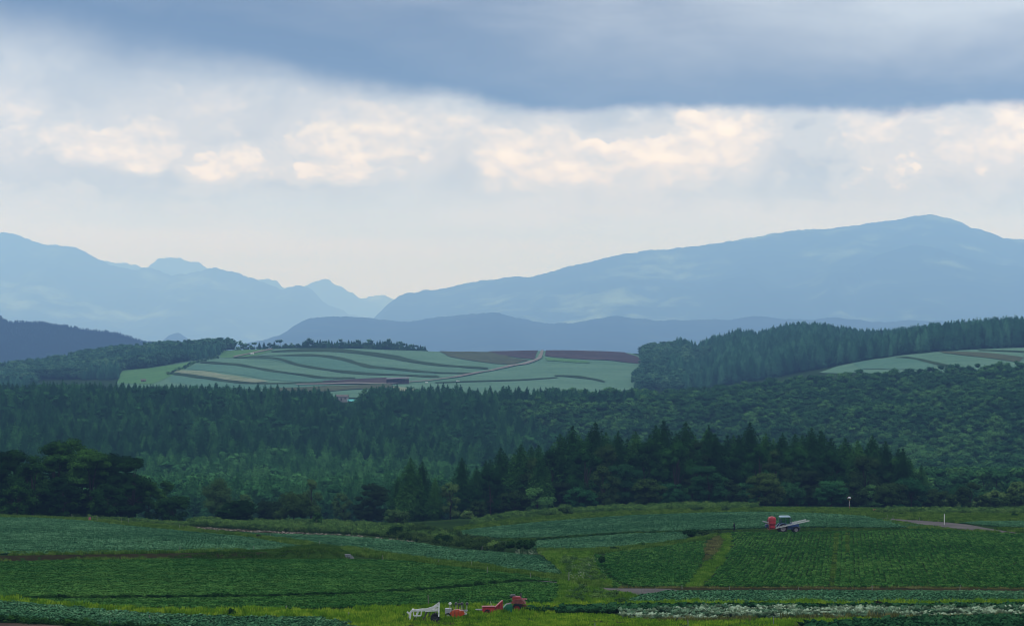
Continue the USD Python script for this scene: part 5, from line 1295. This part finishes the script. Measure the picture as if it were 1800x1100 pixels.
# ---- the red spreader
RP = ground_at(862, 1079)
o = thing("red_implement", "low red implement with a raised red panel between the orange and green machines", "implement", RP, 0.05)
put("box", join([rbox((-0.72, -0.45, 0.14), (0.35, 0.45, 0.66), 0.05)]), M_RED, o)
put("box_lip", join([rbox((-0.76, -0.49, 0.66), (0.38, 0.49, 0.72), 0.02)]), M_DKRED, o)
put("raised_panel", join([hull((0.35, -0.4, 0.3), (0.35, 0.4, 0.3), (0.35, -0.4, 0.62), (0.35, 0.4, 0.62), (1.08, -0.42, 0.46), (1.08, 0.42, 0.46), (1.08, -0.42, 1.22), (1.08, 0.42, 1.22), (0.98, -0.42, 1.2), (0.98, 0.42, 1.2))]), M_DKRED, o)
put("panel_rib", join([beam((0.4, -0.43, 0.62), (1.04, -0.44, 1.2), 0.05, 0.06), beam((0.6, -0.43, 0.45), (0.62, -0.43, 0.78), 0.04, 0.05), beam((0.85, -0.43, 0.5), (0.86, -0.43, 1.0), 0.04, 0.05)]), M_RED, o)
put("lever", bar((0.12, -0.2, 0.66), (-0.02, -0.2, 1.15), 0.025), M_STEEL, o)
put("drawbar", join([beam((-0.72, 0, 0.36), (-1.25, 0, 0.42), 0.10, 0.07), rbox((-1.32, -0.12, 0.42), (-0.72, 0.12, 0.48), 0.02)]), M_STEEL, o)
for s in (-1, 1):
    add_wheel(o, (-0.3, s * 0.56, 0.24), 0.24, 0.14, lugs=10, rim=M_DKRED)
# ---- the green hopper
GP = ground_at(893, 1078)
o = thing("green_hopper", "dark green rounded hopper box standing against the red machines", "implement", GP, 0.12, None, 0.82)
put("hopper", hull((-0.42, -0.4, 0.22), (0.42, -0.4, 0.22), (0.42, 0.4, 0.22), (-0.42, 0.4, 0.22), (-0.5, -0.46, 0.7), (0.46, -0.46, 0.82), (0.46, 0.46, 0.82), (-0.5, 0.46, 0.7), (-0.25, -0.44, 1.0), (0.32, -0.44, 1.12), (0.32, 0.44, 1.12), (-0.25, 0.44, 1.0)), M_GREENP, o)
put("lid", hull((-0.22, -0.4, 1.02), (0.34, -0.4, 1.14), (0.34, 0.4, 1.14), (-0.22, 0.4, 1.02), (-0.1, -0.3, 1.1), (0.28, -0.3, 1.18), (0.28, 0.3, 1.18), (-0.1, 0.3, 1.1)), M_IRON, o)
for x in (-0.34, 0.34):
    for y in (-0.34, 0.34):
        put("leg", beam((x, y, -0.1), (x, y, 0.3), 0.06, 0.06), M_IRON, o)
# ---- the red tiller
KP = ground_at(911, 1076.5)
o = thing("red_tiller", "red wheeled tiller with a black upright at the right end of the machines", "implement", KP, -0.1, None, 1.22)
put("hood", join([hull(*[(0.0 + 0.55 * math.cos(a), y, 0.62 + 0.42 * math.sin(a)) for a in np.linspace(0.15, 2.9, 8) for y in (-0.45, 0.45)])]), M_RUST, o)
put("engine", join([rbox((-0.42, -0.28, 0.92), (0.22, 0.28, 1.22), 0.05)]), M_DKRED, o)
put("fuel_tank", join([rbox((-0.62, -0.2, 1.1), (-0.2, 0.2, 1.36), 0.08)]), M_IRON, o)
put("upright", join([beam((0.18, -0.1, 0.3), (0.2, -0.1, 1.42), 0.11, 0.10)]), M_IRON, o)
put("handle", join([bar((0.2, -0.25, 1.05), (0.62, -0.28, 1.0), 0.03), bar((0.2, 0.25, 1.05), (0.62, 0.28, 1.0), 0.03), bar((0.6, -0.3, 1.0), (0.6, 0.3, 1.0), 0.03)]), M_PINK, o)
put("frame", join([beam((-0.5, -0.2, 0.5), (0.6, -0.2, 0.55), 0.08, 0.08), beam((-0.5, 0.2, 0.5), (0.6, 0.2, 0.55), 0.08, 0.08), beam((0.45, 0, 0.5), (0.55, 0, 0.02), 0.06, 0.06)]), M_RUST, o)
for s in (-1, 1):
    add_wheel(o, (-0.05, s * 0.40, 0.36), 0.36, 0.16, lugs=12, rim=M_DKRED)

# ---- the person in the field
import manifold3d as m3
def person(loc, rot):
    J = {"pel": (0, 0, 0.93, 0.125), "wai": (0.01, 0, 1.08, 0.115), "che": (0.03, 0, 1.30, 0.13), "nec": (0.05, 0, 1.47, 0.055), "hdb": (0.075, 0, 1.55, 0.065), "hdt": (0.085, 0, 1.63, 0.082)}
    for s, k in ((1, "l"), (-1, "r")):
        J |= {f"sh{k}": (0.03, s * 0.17, 1.40, 0.06), f"el{k}": (0.06 + 0.05 * s, s * 0.23, 1.13, 0.045), f"wr{k}": (0.24, s * 0.19, 0.98, 0.032),
              f"hi{k}": (0, s * 0.085, 0.88, 0.095), f"kn{k}": (0.06 * s + 0.03, s * 0.10, 0.48, 0.062), f"an{k}": (0.06 * s - 0.03, s * 0.10, 0.09, 0.042), f"to{k}": (0.06 * s + 0.14, s * 0.115, 0.04, 0.032)}
    def ball(c, r, n=12):
        return m3.Manifold.sphere(r, n).translate(list(c))
    def bone(a, b):
        return m3.Manifold.batch_hull([ball(J[a][:3], J[a][3]), ball(J[b][:3], J[b][3])])
    bones = [("pel", "wai"), ("wai", "che"), ("che", "nec"), ("nec", "hdb"), ("hdb", "hdt")]
    for k in "lr":
        bones += [("che", f"sh{k}"), (f"sh{k}", f"el{k}"), (f"el{k}", f"wr{k}"), ("pel", f"hi{k}"), (f"hi{k}", f"kn{k}"), (f"kn{k}", f"an{k}"), (f"an{k}", f"to{k}")]
    m = m3.Manifold()
    for a, b in bones:
        m += bone(a, b)
    m += m3.Manifold.batch_hull([ball((0.165, 0, 1.585), 0.012, 8), ball((0.15, 0, 1.62), 0.012, 8)])           # nose
    for s in (1, -1):
        m += ball((0.07, s * 0.083, 1.60), 0.018, 8)                                                           # ears
        w = np.array([0.24, s * 0.19, 0.98])
        palm = w + [0.045, 0, -0.035]
        m += m3.Manifold.batch_hull([ball(w, 0.03, 8), ball(palm + [0.02, 0.028, 0], 0.016, 8), ball(palm + [0.02, -0.028, 0], 0.016, 8)])
        for f_, dy in enumerate((-0.030, -0.010, 0.010, 0.030)):
            L = (0.030, 0.036, 0.034, 0.026)[f_]
            p0, p1, p2 = palm + [0.02, dy, 0], palm + [0.02 + L, dy * 1.1, -0.018], palm + [0.015 + L * 1.3, dy * 1.1, -0.045]
            m += m3.Manifold.batch_hull([ball(p0, 0.010, 8), ball(p1, 0.009, 8)])
            m += m3.Manifold.batch_hull([ball(p1, 0.009, 8), ball(p2, 0.008, 8)])
        m += m3.Manifold.batch_hull([ball(w + [0.02, -s * 0.025, -0.01], 0.011, 8), ball(w + [0.06, -s * 0.055, -0.03], 0.009, 8)])   # thumb
    mm = m.refine_to_length(0.035).to_mesh()
    body = trimesh.Trimesh(mm.vert_properties[:, :3], mm.tri_verts, process=True)
    trimesh.smoothing.filter_taubin(body, iterations=6)
    o = thing("person", "person in dark clothes standing in the crop left of the tractor", "person", loc, rot)
    put("body", body, M_CLOTH, o, smooth=True)
    face = trimesh.Trimesh(*[np.array(x) for x in (body.vertices, body.faces)], process=False)
    keep = (face.triangles_center[:, 2] > 1.50) & (face.triangles_center[:, 2] < 1.655) & (face.triangles_center[:, 0] > 0.06)
    face.update_faces(keep); face.remove_unreferenced_vertices()
    v = np.array(face.vertices) + np.array(face.vertex_normals) * 0.003
    put("face", (v, np.array(face.faces)), M_SKIN, o, smooth=True)
    for s in (1, -1):
        e = trimesh.creation.icosphere(1, 0.011)
        put("eye", (np.array(e.vertices) + [0.158, s * 0.032, 1.622], np.array(e.faces)), M_IRON, o)
    put("hat", join([lathe([(0.001, 0.12), (0.06, 0.11), (0.088, 0.06), (0.092, 0.0), (0.15, -0.02), (0.15, -0.03), (0.09, -0.015), (0.001, -0.01)], True, (0, 0, 0), 20)]), M_CLOTH, o)
    h = stage.GetPrimAtPath(str(o.GetPath()) + "/hat")
    pts = np.array(UsdGeom.Mesh(h).GetPointsAttr().Get())
    UsdGeom.Mesh(h).GetPointsAttr().Set(Vt.Vec3fArray.FromNumpy((np.stack([pts[:, 0], pts[:, 2], pts[:, 1]], 1) + [0.085, 0, 1.665]).astype(np.float32)))
person(ground_at(1291, 935.5), 2.7)

# ---- stakes along the field edges
rng = np.random.default_rng(91)
def stake(px, base, top, label, group=None, w=0.035, mat=None, name="stake"):
    p = ground_at(px, base)
    h = (base - top) / F * p[1]
    lean = rng.normal(0, 0.05, 2) * h
    o = tag(put(name, tube(np.array([(0, 0, -0.25), (lean[0] * 0.5, lean[1] * 0.5, h * 0.5), (lean[0], lean[1], h)]) + p, [w, w, w * 0.9], 7), mat or M_STAKE), label, "stake", group)
STAKES = [
    ([(37, 908, 899), (127, 913.5, 903), (213, 921, 909), (226, 922, 910), (316, 932, 921)], "thin grey stake atop the upper left field", "stakes along the top of the upper left field"),
    ([(380, 937, 928), (384, 937, 929), (471, 943, 937), (475, 944, 937), (562, 959, 949)], "thin pale stake by the bare soil strip", "stakes by the bare soil strip"),
    ([(316, 971, 958), (446, 967, 958), (600, 964, 956)], "thin stake above the mound of the upper left field", "stakes on the grass mound"),
    ([(640, 970, 962), (673, 985, 975), (770, 992, 983), (829, 997, 986), (856, 1009, 995), (933, 1017, 1006)], "pale stake in the long grass line", "stakes in the long grass line"),
    ([(1128, 1047, 1034), (1151, 1040, 1032), (1199, 1035, 1027), (1282, 1040, 1030), (1403, 1040, 1031), (1533, 1038, 1028), (1687, 1039, 1027)], "white stake under the big right field", "stakes under the big right field"),
    ([(1046, 1103, 1094), (1210, 1101, 1088), (1360, 1098, 1082), (1531, 1091, 1083)], "white stake below the pale strip", "stakes by the pale strip"),
    ([(1560, 911, 904), (1570, 912, 905), (1616, 915, 909)], "small pale stake beside the grey track", "stakes by the grey track"),
]
for pts, lab, grp in STAKES:
    for i, (px, b, t_) in enumerate(pts):
        stake(px, b, t_, f"{lab}, {ORD[i]} from the left", grp)
stake(1000, 1025, 1005, "tallest white stake in the bright grass wedge by the brown track", w=0.05)
stake(1063, 1025, 1016, "short white stake at the right edge of the grass wedge")
stake(847, 969, 959, "white stake at the lower end of the dark bank hedge")
stake(613, 1088, 1075, "leaning white stake in the grass left of the white implement", w=0.04)
stake(503, 0 + 1072, 1064, "stubby grey stake on the lower left grass line", w=0.06)
stake(203, 1070, 1062, "short white stake on the thin grass line at the lower left", w=0.05)
stake(263, 1090, 1081, "white stake in the bottom left cabbage strip", w=0.06)
stake(193, 1102, 1089, "grey stake at the bottom left track", w=0.035)
stake(171, 917.5, 906, "grey stake beside the red marker cloth", w=0.04)
o = thing("marker_flag", "faded red marker cloth on a post at the foot of the dark left trees", "marker", ground_at(158, 916))
put("post", tube([(0, 0, -0.2), (0, 0, 0.6), (0.02, 0, 1.1)], 0.04, 6), M_STAKE, o)
put("cloth", hull((-0.22, -0.03, 0.25), (0.18, -0.06, 0.3), (-0.26, 0.02, 0.78), (0.2, 0.0, 0.9), (0.0, -0.1, 0.55)), M_PINK, o)

# ---- convex mirror, white post, orange box, culvert
MP = ground_at(1493, 897)
pm = MP[1] / F
o = thing("traffic_mirror", "round road mirror on a tall white and rusty post before the larches", "traffic mirror", MP)
put("post", tube([(0, 0, -0.3), (0, 0, 10 * pm), (0, 0, 24.0 * pm)], 0.055, 8), M_RUST, o)
put("white_sleeve", tube([(0, 0, 8 * pm), (0, 0, 12 * pm), (0, 0, 16.5 * pm)], 0.085, 10), M_OFFWHITE, o)
R = 3.0 * pm * 1.05
put("mirror_rim", lathe([(R * 0.9, 0.02), (R, -0.02), (R * 1.05, 0.06), (R * 0.8, 0.14), (0.001, 0.16)], True, (0, 0, 21.5 * pm), 24), M_RUST, o)
put("mirror_glass", lathe([(R * 0.92, 0.0), (R * 0.6, -0.05), (R * 0.3, -0.07), (0.001, -0.08)], True, (0, 0, 21.5 * pm), 24), M_MIRROR, o)
WPp = ground_at(1660, 922.5)
o = thing("roadside_post", "thick white post standing at the edge of the grey track", "post", WPp)
put("post", tube([(0, 0, -0.3), (0, 0, 0.9), (0, 0, 19.5 / F * WPp[1])], [0.075, 0.075, 0.07], 10), M_WHITE, o)
put("cap", tube([(0, 0, 19.5 / F * WPp[1] - 0.02), (0, 0, 19.5 / F * WPp[1] + 0.04), (0, 0, 19.5 / F * WPp[1] + 0.08)], [0.08, 0.07, 0.02], 10), M_OFFWHITE, o)
for i, (dx, lab) in enumerate(((1538, "left one of two small orange boxes on the crest right of the road mirror"), (1542.5, "right one of two small orange boxes on the crest right of the road mirror"))):
    p = ground_at(dx, 899.2)
    o = thing("orange_box", lab, "box", p, 0.2 * i)
    put("box", rbox((-0.26, -0.3, -0.05), (0.26, 0.3, 0.5), 0.03), M_ORANGE if i else M_PINK, o)
    put("lid", rbox((-0.28, -0.32, 0.5), (0.28, 0.32, 0.56), 0.02), M_ORANGE, o)
CP = ground_at(612, 980)
o = thing("culvert_box", "pale concrete drain box at the right end of the grass mound", "drain", CP, 0.15)
put("wall", join([rbox((-0.42, -0.3, -0.2), (0.42, -0.2, 0.42), 0.02), rbox((-0.42, 0.2, -0.2), (0.42, 0.3, 0.42), 0.02), rbox((-0.42, -0.198, -0.2), (-0.32, 0.198, 0.42), 0.02), rbox((0.32, -0.198, -0.2), (0.42, 0.198, 0.42), 0.02)]), M_CONC, o)
put("lid", rbox((-0.46, -0.34, 0.425), (0.30, 0.34, 0.5), 0.02), M_CONC, o)
put("debris", hull((0.45, -0.2, -0.05), (0.8, -0.25, -0.05), (0.7, 0.2, -0.05), (0.5, 0.0, 0.22), (0.65, -0.1, 0.2)), M_CONC, o)

# ---- far buildings and vehicles
SP = ground_at(699, 675)
k = SP[1] / F
o = thing("open_shed", "long low open shed with a dark purple roof at the foot of the striped hill", "shed", SP, 0.04)
L, Dp = 20.5 * k, 7.0
put("roof", join([hull((-L, -Dp / 2, 9.0 * k), (L, -Dp / 2, 10.5 * k), (-L, Dp / 2, 10.5 * k), (L, Dp / 2, 12.5 * k), (-L, -Dp / 2, 9.0 * k + 0.3), (L, -Dp / 2, 10.5 * k + 0.3), (-L, Dp / 2, 10.5 * k + 0.3), (L, Dp / 2, 12.5 * k + 0.3))]), M_PURPLE, o)
put("back_wall", rbox((-L + 0.2, Dp / 2 - 0.5, -0.5), (L - 0.4, Dp / 2 - 0.3, 9.8 * k), 0.02), M_PURPLE, o)
for x in np.linspace(-L + 0.4, L - 0.4, 8):
    put("post", beam((x, -Dp / 2 + 0.3, -0.5), (x, -Dp / 2 + 0.3, 9.0 * k), 0.28, 0.28), M_WOODP, o)
for x in (-L * 0.6, -L * 0.1, L * 0.45):
    put("stack", rbox((x - 2.0, -1.5, -0.3), (x + 1.8, 2.2, 2.2), 0.2), M_PURPLE, o)

def house(name, label, loc, rot, w, d, h, roof_h, wall, roof, group=None):
    o = thing(name, label, "building", loc, rot, group)
    put("wall", rbox((-w / 2, -d / 2, -1.0), (w / 2, d / 2, h), 0.02), wall, o)
    rf = put("roof", hull((-w / 2 - 0.4, -d / 2 - 0.4, h + 0.02), (w / 2 + 0.4, -d / 2 - 0.4, h + 0.02), (w / 2 + 0.4, d / 2 + 0.4, h + 0.02), (-w / 2 - 0.4, d / 2 + 0.4, h + 0.02), (-w / 2 - 0.4, 0, h + roof_h), (w / 2 + 0.4, 0, h + roof_h)), roof, o)
    put("door", rbox((-0.6, -d / 2 - 0.06, 0.0), (0.6, -d / 2 - 0.005, min(2.1, h * 0.85)), 0.01), M_IRON, o)
    for x in (-w * 0.32, w * 0.32):
        put("window", rbox((x - 0.6, -d / 2 - 0.05, h * 0.4), (x + 0.6, -d / 2 - 0.005, h * 0.8), 0.01), M_IRON, o)
    return o
HP = at_dist(618, 1660)
HP[2] = CZ - (711 - HOR) / F * 1660
house("farm_building", "small building with a bright turquoise roof peeping over the front wood", HP, 0.1, 5.0, 5, 2.3, 1.6, M_PLASTER, M_TURQ)
HP2 = at_dist(601, 1690)
HP2[2] = CZ - (704 - HOR) / F * 1690
house("farm_building", "pale walled farm building left of the turquoise roof", HP2, -0.1, 9.0, 5, 3.0, 1.4, M_PLASTER, M_WOODP)
house("farm_building", "small pinkish white hut on the pasture at the left foot of the hill", ground_at(252, 672), 0.2, 4.6, 3.5, 2.0, 0.9, plain("pink_plaster", (0.24, 0.185, 0.175), 0.8, 0.15, 0.6), M_WOODP)

def van(label, loc, rot, s=1.0):
    o = thing("white_truck", label, "truck", loc, rot, None, s)
    put("cargo_box", rbox((-1.7, -0.75, 0.6), (0.5, 0.75, 2.0), 0.06), M_WHITE, o)
    put("cab", hull((0.55, -0.72, 0.5), (0.55, 0.72, 0.5), (1.7, -0.7, 0.5), (1.7, 0.7, 0.5), (0.55, -0.7, 1.75), (0.55, 0.7, 1.75), (1.3, -0.66, 1.72), (1.3, 0.66, 1.72), (1.7, -0.7, 1.0), (1.7, 0.7, 1.0)), M_WHITE, o)
    put("windscreen", hull((1.36, -0.6, 1.66), (1.36, 0.6, 1.66), (1.70, -0.62, 1.08), (1.70, 0.62, 1.08), (1.39, -0.6, 1.68), (1.73, 0.62, 1.08), (1.73, -0.62, 1.08), (1.39, 0.6, 1.68)), M_IRON, o)
    for x in (-1.1, 1.1):
        for y in (-0.66, 0.66):
            put("wheel", lathe([(0.001, -0.1), (0.26, -0.1), (0.3, 0.0), (0.26, 0.1), (0.001, 0.1)], True, (x, y, 0.3), 12), M_TYRE, o)
van("white truck on the thin track high on the striped hill", ground_at(443, 623), 0.6, 1.3)
van("tiny white truck on the dirt line right of the shed", ground_at(750, 672.5), 0.1, 0.8)
van("tiny white truck farther right of the shed below the pale track", ground_at(805, 671.5), 0.1, 0.9)

# ---- trees on the crest of the far hill and its hedges
rng = np.random.default_rng(123)
CREST = [(422, 601, "b"), (436, 606, "b"), (447, 604, "b"), (456, 602, "c"), (464, 602, "c"), (474, 604, "b"), (482, 601, "c"), (492, 600, "b"), (502, 605, "b"), (512, 604, "b"), (524, 605, "b")]
CREST += [(px, 599 + 2.2 * math.sin(px * 0.9) + (px - 530) * 0.012, "c" if (px // 9) % 3 else "b") for px in range(533, 700, 5)]
CREST += [(px, 603 + 1.5 * math.sin(px) + (px - 700) * 0.13, "c" if (px // 5) % 2 else "b") for px in range(703, 750, 4)]
CREST.sort()
for i, (px, top, kd) in enumerate(CREST):
    D = 2760 + rng.uniform(-25, 60)
    p = at_dist(px, D)
    h = max(3.5, CZ - (top - HOR) / F * D - p[2]) * 1.5
    p[2] -= h * 0.42
    proto, h0 = (WOOD_P[i % 4], 16.5) if kd == "c" else (BROAD_P[i % 5], 14.0)
    copy_of(proto, "crest_tree", "small dark tree in the line along the crest of the striped hill" if px > 530 else f"small dark tree in the loose group on the left crest, {ORD[min(i, 29)]} from the left", "tree", p, rng.uniform(0, 6.28),
            "trees along the crest of the striped hill" if px > 530 else "trees in the loose group on the crest", (h / h0 * 1.25, h / h0 * 1.25, h / h0 * 1.2))
for px, top, base, D in ((641, 682, 708, 1735), (655, 680, 708, 1725), (668, 679, 708, 1740), (682, 682, 707, 1730), (690, 690, 707, 1715)):
    p = at_dist(px, D)
    h = CZ - (top - HOR) / F * D - p[2]
    copy_of(BROAD_P[int(px) % 5], "broadleaf_tree", "dark tree in the clump before the shed and the pale patch", "tree", p, rng.uniform(0, 6.28), "trees of the clump before the shed", h / 14.0)
n = 150
ppx = np.concatenate([rng.uniform(470, 530, 30), rng.uniform(530, 752, 120)])
P = at_dist(ppx, 2745.0)
scatter("crest_hedge", [(c, M_BROAD) for c, _ in BROAD_SHAPES], P - [0, 0, 2.0], rng.uniform(0, 6.28, n), rng.uniform(0.36, 0.6, n) * np.interp(ppx, [470, 530, 690, 752], [0.6, 1, 1, 0.55]), rng.integers(0, 5, n), "low dark undergrowth beneath the crest trees of the striped hill", "hedge")
# hedge between the left wood and the pasture, loose bushes on the far hill
t = np.linspace(0, 1, 60)
P = ground_at(np.interp(t, [0, 0.5, 1], [384, 340, 296]) + rng.normal(0, 1.5, 60), np.interp(t, [0, 0.5, 1], [629, 640, 660]) + rng.normal(0, 0.6, 60))
scatter("far_hedge", [(c, M_BROAD) for c, _ in BROAD_SHAPES], P, rng.uniform(0, 6.28, 60), rng.uniform(0.14, 0.3, 60), rng.integers(0, 5, 60), "uneven hedge dividing the pasture from the striped fields", "hedge")
# trees standing on the dark ridge at the left
px = np.repeat(np.arange(-60, 345, 2.6), 26)
rowi = np.tile(np.arange(26), len(px) // 26)
cols = np.clip(((px + rng.uniform(-1.5, 1.5, len(px))) - DARK[0][0]) / 4.0, 0, DARK_P.shape[1] - 1.01)
rows_ = np.clip(70 - rowi * 1.6 + rng.uniform(-0.8, 0.8, len(px)), 0, DARK_P.shape[0] - 1.01)
P = np.stack([map_coordinates(DARK_P[..., c], [rows_, cols], order=1) for c in range(3)], 1)
scatter("ridge_trees", [(c, M_NAVY) for c, _ in WOOD_SHAPES[:2]] + [(c, M_NAVY) for c, _ in BROAD_SHAPES[:3]], P - [0, 0, 3], rng.uniform(0, 6.28, len(P)), rng.uniform(0.5, 0.85, len(P)), rng.integers(0, 5, len(P)), "wood covering the dark ridge at the left edge", "wood")
